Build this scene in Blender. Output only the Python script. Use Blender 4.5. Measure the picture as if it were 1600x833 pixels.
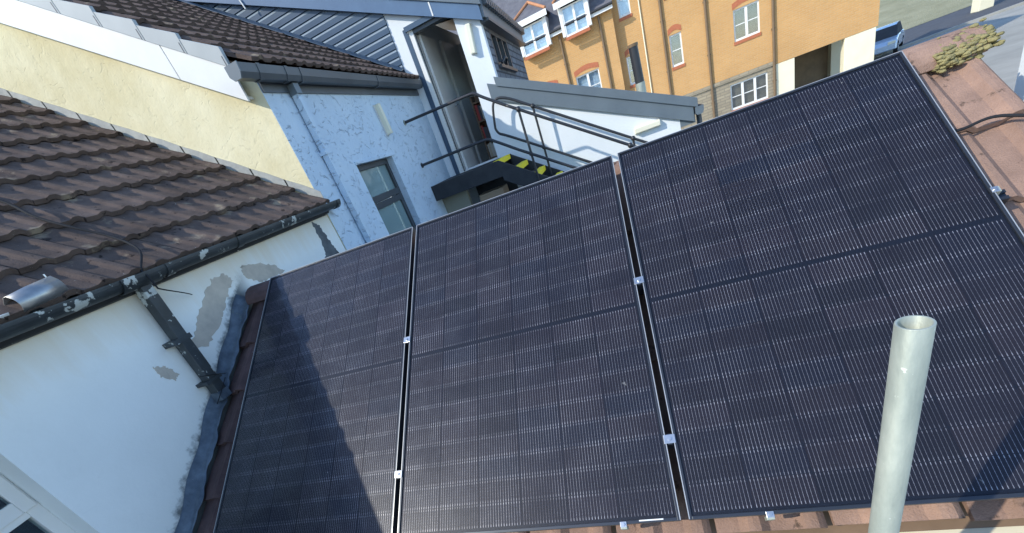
import bpy, math, random
from mathutils import Vector, Matrix
random.seed(7)
R = math.radians
sc = bpy.context.scene
for o in list(bpy.data.objects): bpy.data.objects.remove(o)
col = sc.collection

# ------------------------------------------------------------------ camera
CAM = Vector((1.15443781, -2.39089182, 0.23253598))
c_right = Vector((0.92631829, 0.18204083, -0.32984172))
c_down = Vector((-0.18069531, -0.553559, -0.81297088))
c_fwd = Vector((-0.33058074, 0.81267064, -0.4798779))
cam_d = bpy.data.cameras.new('camera'); cam = bpy.data.objects.new('camera', cam_d); col.objects.link(cam)
cm = Matrix((c_right, -c_down, -c_fwd)).transposed().to_4x4(); cm.translation = CAM
cam.matrix_world = cm
cam_d.sensor_fit = 'HORIZONTAL'; cam_d.sensor_width = 36.0
cam_d.lens = 652.77 / 1600 * 36.0
cam_d.shift_y = (600.2 - 416.5) / 1600
cam_d.clip_start = 0.02; cam_d.clip_end = 600
sc.camera = cam
sc.render.resolution_x = 1024; sc.render.resolution_y = 533

# ------------------------------------------------------------------ light
SUN = Vector((-1.22, -1.0, 1.16)).normalized()
w = bpy.data.worlds.new('World'); sc.world = w; w.use_nodes = True
nt = w.node_tree
sky = nt.nodes.new('ShaderNodeTexSky'); sky.sky_type = 'NISHITA'; sky.sun_disc = False
sky.sun_elevation = math.asin(SUN.z); sky.sun_rotation = math.atan2(SUN.x, SUN.y)
sky.air_density = 1.0; sky.dust_density = 0.3; sky.ozone_density = 4.0
bg = nt.nodes['Background']; bg.inputs['Strength'].default_value = 0.15
nt.links.new(sky.outputs[0], bg.inputs['Color'])
sl = bpy.data.lights.new('sun', 'SUN'); sl.energy = 2.0; sl.angle = R(0.55); sl.color = (1.0, 0.93, 0.80)
so = bpy.data.objects.new('sun', sl); col.objects.link(so)
so.rotation_euler = SUN.to_track_quat('Z', 'Y').to_euler(); so.location = SUN * 40
sc.view_settings.view_transform = 'Standard'; sc.view_settings.look = 'None'
sc.view_settings.exposure = 1.15; sc.view_settings.gamma = 1.0
sc.view_settings.use_curve_mapping = False

# ------------------------------------------------------------------ materials
MATS = {}
def nd(t, kind, **kw):
    n = t.nodes.new(kind)
    for k, v in kw.items():
        if k in n.inputs: n.inputs[k].default_value = v
        else: setattr(n, k, v)
    return n
def mat(name, c1, c2=None, scale=4.0, rough=0.7, metal=0.0, bump=0.0, bscale=60.0, spec=0.35, rand=0.0,
        spots=None, stretch=None, coat=0.0, detail=6.0, dist=0.004):
    """procedural paint / stone / metal: two tones mixed by noise, fine relief, optional spots (colour, scale, threshold, softness)"""
    m = bpy.data.materials.new(name); m.use_nodes = True; t = m.node_tree; L = t.links.new
    b = t.nodes['Principled BSDF']
    b.inputs['Roughness'].default_value = rough; b.inputs['Metallic'].default_value = metal
    b.inputs['Specular IOR Level'].default_value = spec
    b.inputs['Coat Weight'].default_value = coat
    g = nd(t, 'ShaderNodeNewGeometry'); vec = g.outputs['Position']
    if stretch:
        mp = nd(t, 'ShaderNodeMapping'); mp.inputs['Scale'].default_value = stretch
        L(vec, mp.inputs['Vector']); vec = mp.outputs[0]
    n1 = nd(t, 'ShaderNodeTexNoise', Scale=scale, Detail=detail, Roughness=0.62); L(vec, n1.inputs['Vector'])
    c2 = c2 or tuple(x * 0.8 for x in c1)
    mr = nd(t, 'ShaderNodeMapRange'); mr.inputs[1].default_value = 0.32; mr.inputs[2].default_value = 0.68; L(n1.outputs[0], mr.inputs[0])
    mx = nd(t, 'ShaderNodeMix', data_type='RGBA'); L(mr.outputs[0], mx.inputs[0])
    mx.inputs[6].default_value = (*c1, 1); mx.inputs[7].default_value = (*c2, 1)
    out = mx.outputs[2]
    for (sc_col, ss, th, soft) in (spots or []):
        n2 = nd(t, 'ShaderNodeTexNoise', Scale=ss, Detail=5.0, Roughness=0.6); L(g.outputs['Position'], n2.inputs['Vector'])
        m2 = nd(t, 'ShaderNodeMapRange'); m2.inputs[1].default_value = th; m2.inputs[2].default_value = th + soft; L(n2.outputs[0], m2.inputs[0])
        mx2 = nd(t, 'ShaderNodeMix', data_type='RGBA'); L(m2.outputs[0], mx2.inputs[0]); L(out, mx2.inputs[6])
        mx2.inputs[7].default_value = (*sc_col, 1); out = mx2.outputs[2]
    if rand:
        oi = nd(t, 'ShaderNodeObjectInfo'); m3 = nd(t, 'ShaderNodeMapRange')
        m3.inputs[3].default_value = 1 - rand; m3.inputs[4].default_value = 1 + rand; L(oi.outputs['Random'], m3.inputs[0])
        hs = nd(t, 'ShaderNodeHueSaturation'); L(m3.outputs[0], hs.inputs['Value']); L(out, hs.inputs['Color']); out = hs.outputs[0]
    L(out, b.inputs['Base Color'])
    if bump:
        n3 = nd(t, 'ShaderNodeTexNoise', Scale=bscale, Detail=4.0, Roughness=0.6); L(vec, n3.inputs['Vector'])
        bp = nd(t, 'ShaderNodeBump', Strength=bump, Distance=dist); L(n3.outputs[0], bp.inputs['Height']); L(bp.outputs[0], b.inputs['Normal'])
    MATS[name] = m
    return m
def math_node(t, op, a, b=None, c=None):
    n = t.nodes.new('ShaderNodeMath'); n.operation = op
    for i, x in enumerate((a, b, c)):
        if x is None: continue
        if hasattr(x, 'is_linked'): t.links.new(x, n.inputs[i])
        else: n.inputs[i].default_value = x
    return n.outputs[0]

mat('tile_brown', (0.142, 0.106, 0.090), (0.088, 0.066, 0.057), scale=7, spec=0.15, rough=0.95, bump=0.9, bscale=110, rand=0.13,
    spots=[((0.27, 0.22, 0.16), 5.5, 0.61, 0.09), ((0.03, 0.024, 0.022), 16, 0.62, 0.05), ((0.40, 0.38, 0.33), 60, 0.70, 0.03)])
mat('tile_red', (0.345, 0.225, 0.170), (0.235, 0.155, 0.12), scale=9, spec=0.12, rough=0.95, bump=0.9, bscale=170, rand=0.15,
    spots=[((0.10, 0.07, 0.055), 12, 0.62, 0.06), ((0.27, 0.18, 0.14), 150, 0.54, 0.08)])
mat('tile_shaded', (0.12, 0.075, 0.07), (0.065, 0.042, 0.042), scale=9, rough=0.85, bump=0.6, bscale=150, rand=0.2,
    spots=[((0.5, 0.5, 0.46), 45, 0.72, 0.02)])  # darker tile for the left edge, the shade there put into its colour
mat('white_pvc', (0.75, 0.75, 0.72), (0.69, 0.69, 0.655), rough=0.35, spec=0.5)
mat('grey_plastic', (0.37, 0.40, 0.40), (0.31, 0.34, 0.345), scale=3, rough=0.5, spec=0.5)
mat('dark_grey_plastic', (0.075, 0.09, 0.105), (0.055, 0.068, 0.08), rough=0.4, spec=0.5)
mat('old_black_gutter', (0.022, 0.027, 0.03), (0.045, 0.055, 0.06), scale=6, rough=0.5, spec=0.5, bump=0.3, bscale=40,
    spots=[((0.46, 0.49, 0.46), 7.5, 0.605, 0.02), ((0.32, 0.35, 0.33), 26, 0.66, 0.02)])
mat('navy_cladding', (0.055, 0.092, 0.145), (0.042, 0.074, 0.12), scale=3, rough=0.32, spec=0.5)
mat('sheen_paint', (0.26, 0.32, 0.37), (0.20, 0.26, 0.32), rough=0.4)
mat('navy_fascia', (0.095, 0.165, 0.27), (0.075, 0.13, 0.22), scale=2.5, rough=0.35, spec=0.5)
mat('slate_blue_verge', (0.13, 0.165, 0.19), (0.105, 0.135, 0.16), scale=2.5, rough=0.45, spec=0.5)
mat('lead', (0.15, 0.19, 0.23), (0.06, 0.08, 0.105), scale=11, rough=0.5, metal=0.25, bump=0.4, bscale=25, dist=0.01,
    spots=[((0.55, 0.57, 0.55), 38, 0.71, 0.02), ((0.20, 0.24, 0.15), 6, 0.66, 0.08)])
mat('sunlit_lead', (0.40, 0.41, 0.38), (0.30, 0.31, 0.30), scale=9, rough=0.6, bump=0.4, bscale=25, dist=0.01)  # lighter copy of lead, the sunlit tone put into its colour
mat('black_iron', (0.020, 0.022, 0.026), (0.030, 0.032, 0.036), rough=0.45, spec=0.5, bump=0.2, bscale=90)
mat('black_paint', (0.022, 0.024, 0.028), (0.035, 0.037, 0.04), scale=8, rough=0.6, bump=0.2)
mat('yellow_nosing', (0.95, 0.80, 0.03), (0.88, 0.74, 0.04), scale=20, rough=0.6)
mat('galvanised', (0.44, 0.47, 0.40), (0.30, 0.335, 0.29), scale=22, rough=0.5, metal=0.35, bump=0.15, bscale=180,
    spots=[((0.68, 0.70, 0.64), 40, 0.66, 0.04)], stretch=(1, 1, 0.35))
mat('dull_steel', (0.42, 0.43, 0.42), (0.30, 0.31, 0.31), scale=14, rough=0.38, metal=0.8)
mat('bright_steel', (0.62, 0.64, 0.66), (0.5, 0.52, 0.54), scale=30, rough=0.3, metal=0.85)
mat('black_anodised', (0.055, 0.062, 0.075), (0.045, 0.052, 0.062), rough=0.34, metal=0.55, spec=0.5)
mat('edge_glint', (0.55, 0.56, 0.55), (0.45, 0.46, 0.46), rough=0.4, metal=0.5)
mat('backsheet', (0.011, 0.013, 0.020), (0.009, 0.011, 0.017), rough=0.45)
mat('diffuser', (0.80, 0.78, 0.62), (0.72, 0.70, 0.54), rough=0.3, spec=0.5)
mat('interior_paint', (0.80, 0.80, 0.78), (0.74, 0.74, 0.73), scale=2, rough=0.8)
mat('dark_frame', (0.05, 0.06, 0.07), (0.04, 0.048, 0.058), rough=0.4, spec=0.5)
mat('timber', (0.20, 0.13, 0.08), (0.13, 0.085, 0.05), rough=0.6)
mat('cardboard', (0.40, 0.29, 0.19), (0.33, 0.24, 0.155), rough=0.85)
mat('red_brick', (0.46, 0.155, 0.075), (0.36, 0.12, 0.06), scale=12, rough=0.85)
mat('slate', (0.15, 0.15, 0.165), (0.10, 0.10, 0.115), scale=3, rough=0.75, bump=0.4, bscale=9, dist=0.03)
mat('ridge_terracotta', (0.50, 0.24, 0.12), (0.4, 0.19, 0.10), rough=0.8)
mat('curtain', (0.74, 0.78, 0.80), (0.55, 0.60, 0.64), scale=3, rough=0.9, stretch=(3, 3, 0.5))
mat('brown_room', (0.30, 0.22, 0.14), (0.2, 0.15, 0.1), scale=2, rough=0.9)
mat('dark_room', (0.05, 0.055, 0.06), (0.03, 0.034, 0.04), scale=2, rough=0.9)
mat('pipe_brown', (0.20, 0.135, 0.075), (0.155, 0.105, 0.06), rough=0.5)
mat('pillar_cream', (0.80, 0.74, 0.55), (0.74, 0.68, 0.49), scale=2, rough=0.8)
mat('asphalt', (0.085, 0.088, 0.098), (0.062, 0.064, 0.072), scale=2, rough=0.9, bump=0.3, bscale=30)
mat('concrete', (0.36, 0.35, 0.31), (0.27, 0.265, 0.235), scale=0.7, rough=0.9, bump=0.3, bscale=30)
mat('grass', (0.34, 0.325, 0.21), (0.24, 0.235, 0.14), scale=0.5, rough=0.95, bump=0.9, bscale=9, dist=0.1)
mat('moss', (0.34, 0.295, 0.13), (0.19, 0.17, 0.085), scale=30, rough=0.95, bump=0.8, bscale=70, dist=0.01)
mat('far_stone', (0.35, 0.33, 0.25), (0.24, 0.235, 0.18), scale=0.8, rough=0.9)
mat('car_paint', (0.52, 0.63, 0.74), (0.50, 0.61, 0.72), rough=0.25, metal=0.4, coat=0.6)
mat('car_paint_grey', (0.33, 0.35, 0.40), (0.30, 0.32, 0.37), rough=0.25, metal=0.5, coat=0.6)
mat('tyre', (0.02, 0.02, 0.02), rough=0.85)
mat('black_cable', (0.028, 0.03, 0.034), rough=0.8, spec=0.12)
mat('grey_membrane', (0.17, 0.18, 0.19), (0.13, 0.14, 0.15), scale=2, rough=0.8)
mat('bare_mortar', (0.56, 0.51, 0.43), (0.42, 0.385, 0.33), scale=10, rough=0.95, bump=0.6, bscale=80)
mat('soot', (0.15, 0.17, 0.18), (0.09, 0.10, 0.11), scale=12, rough=0.95)
for i, c in enumerate([(0.35, 0.05, 0.04), (0.5, 0.47, 0.4), (0.06, 0.06, 0.07), (0.5, 0.42, 0.3), (0.12, 0.16, 0.25)]):
    mat('book%d' % i, c, rough=0.6)

def render_mat(name, c1, c2, marks=0.5, bstr=0.6, dirt_line=False, under_eave=None, corner=None):
    """painted render: soft blotches, trowel scratches as relief and thin dark strokes, splash dirt along a roof abutment"""
    m = bpy.data.materials.new(name); m.use_nodes = True; t = m.node_tree; L = t.links.new
    b = t.nodes['Principled BSDF']; b.inputs['Roughness'].default_value = 0.85; b.inputs['Specular IOR Level'].default_value = 0.25
    g = nd(t, 'ShaderNodeNewGeometry'); P = g.outputs['Position']
    n1 = nd(t, 'ShaderNodeTexNoise', Scale=1.7, Detail=6.0, Roughness=0.6); L(P, n1.inputs['Vector'])
    mr = nd(t, 'ShaderNodeMapRange'); mr.inputs[1].default_value = 0.35; mr.inputs[2].default_value = 0.68; L(n1.outputs[0], mr.inputs[0])
    mx = nd(t, 'ShaderNodeMix', data_type='RGBA'); L(mr.outputs[0], mx.inputs[0])
    mx.inputs[6].default_value = (*c1, 1); mx.inputs[7].default_value = (*c2, 1); out = mx.outputs[2]
    # scratches
    wn = nd(t, 'ShaderNodeTexNoise', Scale=5.0, Detail=2.0); L(P, wn.inputs['Vector'])
    va = nd(t, 'ShaderNodeVectorMath', operation='SCALE'); va.inputs['Scale'].default_value = 0.35; L(wn.outputs['Color'], va.inputs[0])
    vb = nd(t, 'ShaderNodeVectorMath', operation='ADD'); L(P, vb.inputs[0]); L(va.outputs[0], vb.inputs[1])
    mp = nd(t, 'ShaderNodeMapping'); mp.inputs['Scale'].default_value = (10, 10, 34); mp.inputs['Rotation'].default_value = (0.6, 0.5, 0.3)
    L(vb.outputs[0], mp.inputs['Vector'])
    sn = nd(t, 'ShaderNodeTexNoise', Scale=1.0, Detail=3.0, Roughness=0.55); L(mp.outputs[0], sn.inputs['Vector'])
    smr = nd(t, 'ShaderNodeMapRange'); smr.inputs[1].default_value = 0.595; smr.inputs[2].default_value = 0.69; L(sn.outputs[0], smr.inputs[0])
    mm = nd(t, 'ShaderNodeMix', data_type='RGBA'); L(math_node(t, 'MULTIPLY', smr.outputs[0], marks), mm.inputs[0])
    L(out, mm.inputs[6]); mm.inputs[7].default_value = (*[x * 0.70 for x in c1], 1); out = mm.outputs[2]
    if dirt_line:
        sx = nd(t, 'ShaderNodeSeparateXYZ'); L(P, sx.inputs[0])
        h = math_node(t, 'SUBTRACT', sx.outputs[2], math_node(t, 'MULTIPLY', sx.outputs[1], 0.7031))
        dn = nd(t, 'ShaderNodeTexNoise', Scale=9.0, Detail=6.0, Roughness=0.7); L(P, dn.inputs['Vector'])
        e = math_node(t, 'ADD', h, math_node(t, 'MULTIPLY', math_node(t, 'SUBTRACT', dn.outputs[0], 0.5), 0.22))
        dm = nd(t, 'ShaderNodeMapRange'); dm.inputs[1].default_value = -0.02; dm.inputs[2].default_value = -0.075; L(e, dm.inputs[0])
        md = nd(t, 'ShaderNodeMix', data_type='RGBA'); ym = nd(t, 'ShaderNodeMapRange'); ym.inputs[1].default_value = 0.22; ym.inputs[2].default_value = 0.08; L(sx.outputs[1], ym.inputs[0])
        L(math_node(t, 'MULTIPLY', math_node(t, 'MULTIPLY', dm.outputs[0], ym.outputs[0]), 0.9), md.inputs[0]); L(out, md.inputs[6])
        md.inputs[7].default_value = (0.10, 0.115, 0.12, 1); out = md.outputs[2]
    if under_eave is not None:
        sx = nd(t, 'ShaderNodeSeparateXYZ'); L(P, sx.inputs[0])
        st = nd(t, 'ShaderNodeMapping'); st.inputs['Scale'].default_value = (7, 7, 0.6); L(P, st.inputs['Vector'])
        dn = nd(t, 'ShaderNodeTexNoise', Scale=1.0, Detail=5.0, Roughness=0.7); L(st.outputs[0], dn.inputs['Vector'])
        e = math_node(t, 'ADD', math_node(t, 'SUBTRACT', under_eave, sx.outputs[2]), math_node(t, 'MULTIPLY', dn.outputs[0], -0.36))
        dm = nd(t, 'ShaderNodeMapRange'); dm.inputs[1].default_value = 0.10; dm.inputs[2].default_value = -0.22; L(e, dm.inputs[0])
        md = nd(t, 'ShaderNodeMix', data_type='RGBA'); L(math_node(t, 'MULTIPLY', dm.outputs[0], 0.75), md.inputs[0]); L(out, md.inputs[6])
        md.inputs[7].default_value = (0.66, 0.55, 0.36, 1); out = md.outputs[2]
    if corner is not None:
        sx = nd(t, 'ShaderNodeSeparateXYZ'); L(P, sx.inputs[0])
        dn = nd(t, 'ShaderNodeTexNoise', Scale=3.0, Detail=6.0, Roughness=0.7); L(P, dn.inputs['Vector'])
        e = math_node(t, 'ADD', sx.outputs[1], math_node(t, 'MULTIPLY', math_node(t, 'SUBTRACT', dn.outputs[0], 0.5), 1.3))
        dm = nd(t, 'ShaderNodeMapRange'); dm.inputs[1].default_value = corner - .35; dm.inputs[2].default_value = corner + .25; L(e, dm.inputs[0])
        md = nd(t, 'ShaderNodeMix', data_type='RGBA'); L(math_node(t, 'MULTIPLY', dm.outputs[0], 0.6), md.inputs[0]); L(out, md.inputs[6])
        md.inputs[7].default_value = (0.20, 0.29, 0.38, 1); out = md.outputs[2]
    L(out, b.inputs['Base Color'])
    n3 = nd(t, 'ShaderNodeTexNoise', Scale=45.0, Detail=4.0, Roughness=0.6); L(P, n3.inputs['Vector'])
    n4 = nd(t, 'ShaderNodeTexNoise', Scale=9.0, Detail=3.0); L(P, n4.inputs['Vector'])
    hh = math_node(t, 'ADD', math_node(t, 'MULTIPLY', n3.outputs[0], 0.35), math_node(t, 'MULTIPLY', n4.outputs[0], 0.9))
    hh = math_node(t, 'SUBTRACT', hh, math_node(t, 'MULTIPLY', smr.outputs[0], marks))
    bp = nd(t, 'ShaderNodeBump', Strength=bstr, Distance=0.012); L(hh, bp.inputs['Height']); L(bp.outputs[0], b.inputs['Normal'])
    MATS[name] = m
render_mat('cream_render', (0.75, 0.695, 0.48), (0.63, 0.56, 0.34), marks=0.22, bstr=0.55)
render_mat('blue_render', (0.60, 0.71, 0.80), (0.52, 0.64, 0.75), marks=0.6, bstr=1.0, corner=5.0)
render_mat('white_render', (0.82, 0.85, 0.82), (0.76, 0.79, 0.76), marks=0.05, bstr=0.2, dirt_line=True, under_eave=0.27)
render_mat('smooth_white_render', (0.74, 0.78, 0.80), (0.69, 0.735, 0.76), marks=0.08, bstr=0.2)

def glass_mat(name, tint, ior=1.45, rough=0.02, ar=1.0):
    m = bpy.data.materials.new(name); m.use_nodes = True; t = m.node_tree; L = t.links.new
    t.nodes.remove(t.nodes['Principled BSDF'])
    out = t.nodes['Material Output']
    tr = nd(t, 'ShaderNodeBsdfTransparent'); tr.inputs[0].default_value = (*tint, 1)
    gl = nd(t, 'ShaderNodeBsdfGlossy'); gl.inputs['Roughness'].default_value = rough; gl.inputs[0].default_value = (1, 1, 1, 1)
    lw = nd(t, 'ShaderNodeLayerWeight'); lw.inputs['Blend'].default_value = 0.5
    f0 = ((ior-1)/(ior+1))**2
    fr = math_node(t, 'ADD', f0, math_node(t, 'MULTIPLY', math_node(t, 'POWER', lw.outputs['Facing'], 5.0), (1 - f0) * ar))
    mx = nd(t, 'ShaderNodeMixShader'); L(fr, mx.inputs[0]); L(tr.outputs[0], mx.inputs[1]); L(gl.outputs[0], mx.inputs[2])
    L(mx.outputs[0], out.inputs[0]); MATS[name] = m
glass_mat('window_glass', (0.75, 0.82, 0.84), ior=1.6)
glass_mat('block_glass', (0.80, 0.86, 0.90), ior=2.0)
glass_mat('solar_glass', (0.93, 0.94, 0.96), ior=1.14, rough=0.06, ar=0.45)

def obscured_glass(name, c):
    m = bpy.data.materials.new(name); m.use_nodes = True; t = m.node_tree; L = t.links.new
    b = t.nodes['Principled BSDF']; b.inputs['Base Color'].default_value = (*c, 1); b.inputs['Roughness'].default_value = 0.06; b.inputs['IOR'].default_value = 1.6
    tr = nd(t, 'ShaderNodeBsdfTransparent'); tr.inputs[0].default_value = (0.8, 0.92, 0.92, 1)
    mx = nd(t, 'ShaderNodeMixShader'); mx.inputs[0].default_value = 0.6
    L(tr.outputs[0], mx.inputs[1]); L(b.outputs[0], mx.inputs[2]); L(mx.outputs[0], t.nodes['Material Output'].inputs[0]); MATS[name] = m
obscured_glass('obscured_glass', (0.30, 0.41, 0.42))
def cell_mat():
    m = bpy.data.materials.new('solar_cell'); m.use_nodes = True; t = m.node_tree; L = t.links.new
    b = t.nodes['Principled BSDF']; b.inputs['Roughness'].default_value = 0.42
    b.inputs['Specular IOR Level'].default_value = 0.3
    tc = nd(t, 'ShaderNodeTexCoord'); sx = nd(t, 'ShaderNodeSeparateXYZ'); L(tc.outputs['Object'], sx.inputs[0])
    pitch = 0.182 / 16.25
    fr = math_node(t, 'FRACT', math_node(t, 'ADD', math_node(t, 'DIVIDE', sx.outputs[0], pitch), 16.0))
    d = math_node(t, 'MULTIPLY', math_node(t, 'ABSOLUTE', math_node(t, 'SUBTRACT', fr, 0.5)), pitch)
    ay = math_node(t, 'ABSOLUTE', sx.outputs[1])
    pad = math_node(t, 'GREATER_THAN', ay, 0.0365)
    # solder pads also dotted along the wire
    fy = math_node(t, 'FRACT', math_node(t, 'ADD', math_node(t, 'DIVIDE', sx.outputs[1], 0.0125), 8.0))
    dot = math_node(t, 'LESS_THAN', fy, 0.35)
    wid = math_node(t, 'ADD', 0.00033, math_node(t, 'ADD', math_node(t, 'MULTIPLY', pad, 0.00055), math_node(t, 'MULTIPLY', dot, 0.00012)))
    wire = math_node(t, 'LESS_THAN', d, wid)
    wire = math_node(t, 'MULTIPLY', wire, math_node(t, 'LESS_THAN', ay, 0.0448))
    wire = math_node(t, 'MULTIPLY', wire, math_node(t, 'LESS_THAN', math_node(t, 'ABSOLUTE', sx.outputs[0]), pitch * 8))
    oi = nd(t, 'ShaderNodeObjectInfo')
    cr = nd(t, 'ShaderNodeValToRGB'); L(oi.outputs['Random'], cr.inputs[0])
    e = cr.color_ramp.elements; e[0].position = 0; e[0].color = (0.009, 0.009, 0.014, 1); e[1].position = 1; e[1].color = (0.018, 0.0145, 0.021, 1)
    x = e.new(0.35); x.color = (0.013, 0.011, 0.0165, 1); x = e.new(0.55); x.color = (0.009, 0.011, 0.020, 1); x = e.new(0.8); x.color = (0.016, 0.013, 0.018, 1)
    n1 = nd(t, 'ShaderNodeTexNoise', Scale=1.1, Detail=3.0); g = nd(t, 'ShaderNodeNewGeometry'); L(g.outputs['Position'], n1.inputs['Vector'])
    du = nd(t, 'ShaderNodeMix', data_type='RGBA'); L(math_node(t, 'MULTIPLY', n1.outputs[0], 0.06), du.inputs[0]); L(cr.outputs[0], du.inputs[6])
    du.inputs[7].default_value = (0.14, 0.125, 0.12, 1)
    gn = nd(t, 'ShaderNodeTexNoise', Scale=7.0, Detail=5.0, Roughness=0.7); L(g.outputs['Position'], gn.inputs['Vector'])
    gm = nd(t, 'ShaderNodeMapRange'); gm.inputs[1].default_value = 0.34; gm.inputs[2].default_value = 0.66; gm.inputs[3].default_value = 0.30; gm.inputs[4].default_value = 1.0; L(gn.outputs[0], gm.inputs[0])
    rm = nd(t, 'ShaderNodeMapRange'); rm.inputs[3].default_value = 0.65; rm.inputs[4].default_value = 1.0; L(oi.outputs['Random'], rm.inputs[0])
    wf_ = math_node(t, 'MULTIPLY', wire, math_node(t, 'MULTIPLY', gm.outputs[0], rm.outputs[0]))  # patchy glints on the wires painted in as uneven wire brightness
    dr = nd(t, 'ShaderNodeTexNoise', Scale=19.0, Detail=3.0); L(g.outputs['Position'], dr.inputs['Vector'])
    dm_ = nd(t, 'ShaderNodeMapRange'); dm_.inputs[1].default_value = 0.745; dm_.inputs[2].default_value = 0.775; dm_.inputs[4].default_value = 0.5; L(dr.outputs[0], dm_.inputs[0])
    dd = nd(t, 'ShaderNodeMix', data_type='RGBA'); L(dm_.outputs[0], dd.inputs[0]); L(du.outputs[2], dd.inputs[6]); dd.inputs[7].default_value = (0.42, 0.40, 0.36, 1)
    mx = nd(t, 'ShaderNodeMix', data_type='RGBA'); L(wf_, mx.inputs[0]); L(dd.outputs[2], mx.inputs[6]); mx.inputs[7].default_value = (0.66, 0.64, 0.63, 1)
    L(mx.outputs[2], b.inputs['Base Color'])
    L(math_node(t, 'MULTIPLY', wire, 0.4), b.inputs['Metallic'])
    MATS['solar_cell'] = m
cell_mat()

def brick_mat(name, c1, c2, mortar, scale, rot_world=True):
    m = bpy.data.materials.new(name); m.use_nodes = True; t = m.node_tree; L = t.links.new
    b = t.nodes['Principled BSDF']; b.inputs['Roughness'].default_value = 0.9; b.inputs['Specular IOR Level'].default_value = 0.2
    g = nd(t, 'ShaderNodeNewGeometry'); sx = nd(t, 'ShaderNodeSeparateXYZ'); L(g.outputs['Position'], sx.inputs[0])
    cb = nd(t, 'ShaderNodeCombineXYZ'); L(math_node(t, 'ADD', sx.outputs[0], math_node(t, 'MULTIPLY', sx.outputs[1], 0.7)), cb.inputs[0]); L(sx.outputs[2], cb.inputs[1])
    br = nd(t, 'ShaderNodeTexBrick', Scale=scale); L(cb.outputs[0], br.inputs['Vector'])
    br.inputs['Color1'].default_value = (*c1, 1); br.inputs['Color2'].default_value = (*c2, 1); br.inputs['Mortar'].default_value = (*mortar, 1)
    br.inputs['Mortar Size'].default_value = 0.022; br.inputs['Brick Width'].default_value = 0.5; br.inputs['Row Height'].default_value = 0.165
    n1 = nd(t, 'ShaderNodeTexNoise', Scale=0.9, Detail=6.0); L(g.outputs['Position'], n1.inputs['Vector'])
    mr = nd(t, 'ShaderNodeMapRange'); mr.inputs[3].default_value = 0.82; mr.inputs[4].default_value = 1.15; L(n1.outputs[0], mr.inputs[0])
    hs = nd(t, 'ShaderNodeHueSaturation'); L(mr.outputs[0], hs.inputs['Value']); L(br.outputs[0], hs.inputs['Color']); L(hs.outputs[0], b.inputs['Base Color'])
    bp = nd(t, 'ShaderNodeBump', Strength=0.5, Distance=0.01); L(br.outputs['Fac'], bp.inputs['Height']); bp.invert = True; L(bp.outputs[0], b.inputs['Normal'])
    MATS[name] = m
brick_mat('buff_brick', (0.57, 0.325, 0.13), (0.53, 0.30, 0.118), (0.53, 0.345, 0.17), 2.2)
brick_mat('stone_plinth', (0.36, 0.31, 0.22), (0.29, 0.25, 0.18), (0.24, 0.21, 0.16), 1.4)
brick_mat('slate_hung', (0.20, 0.215, 0.235), (0.155, 0.165, 0.185), (0.07, 0.075, 0.085), 1.6)

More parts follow.
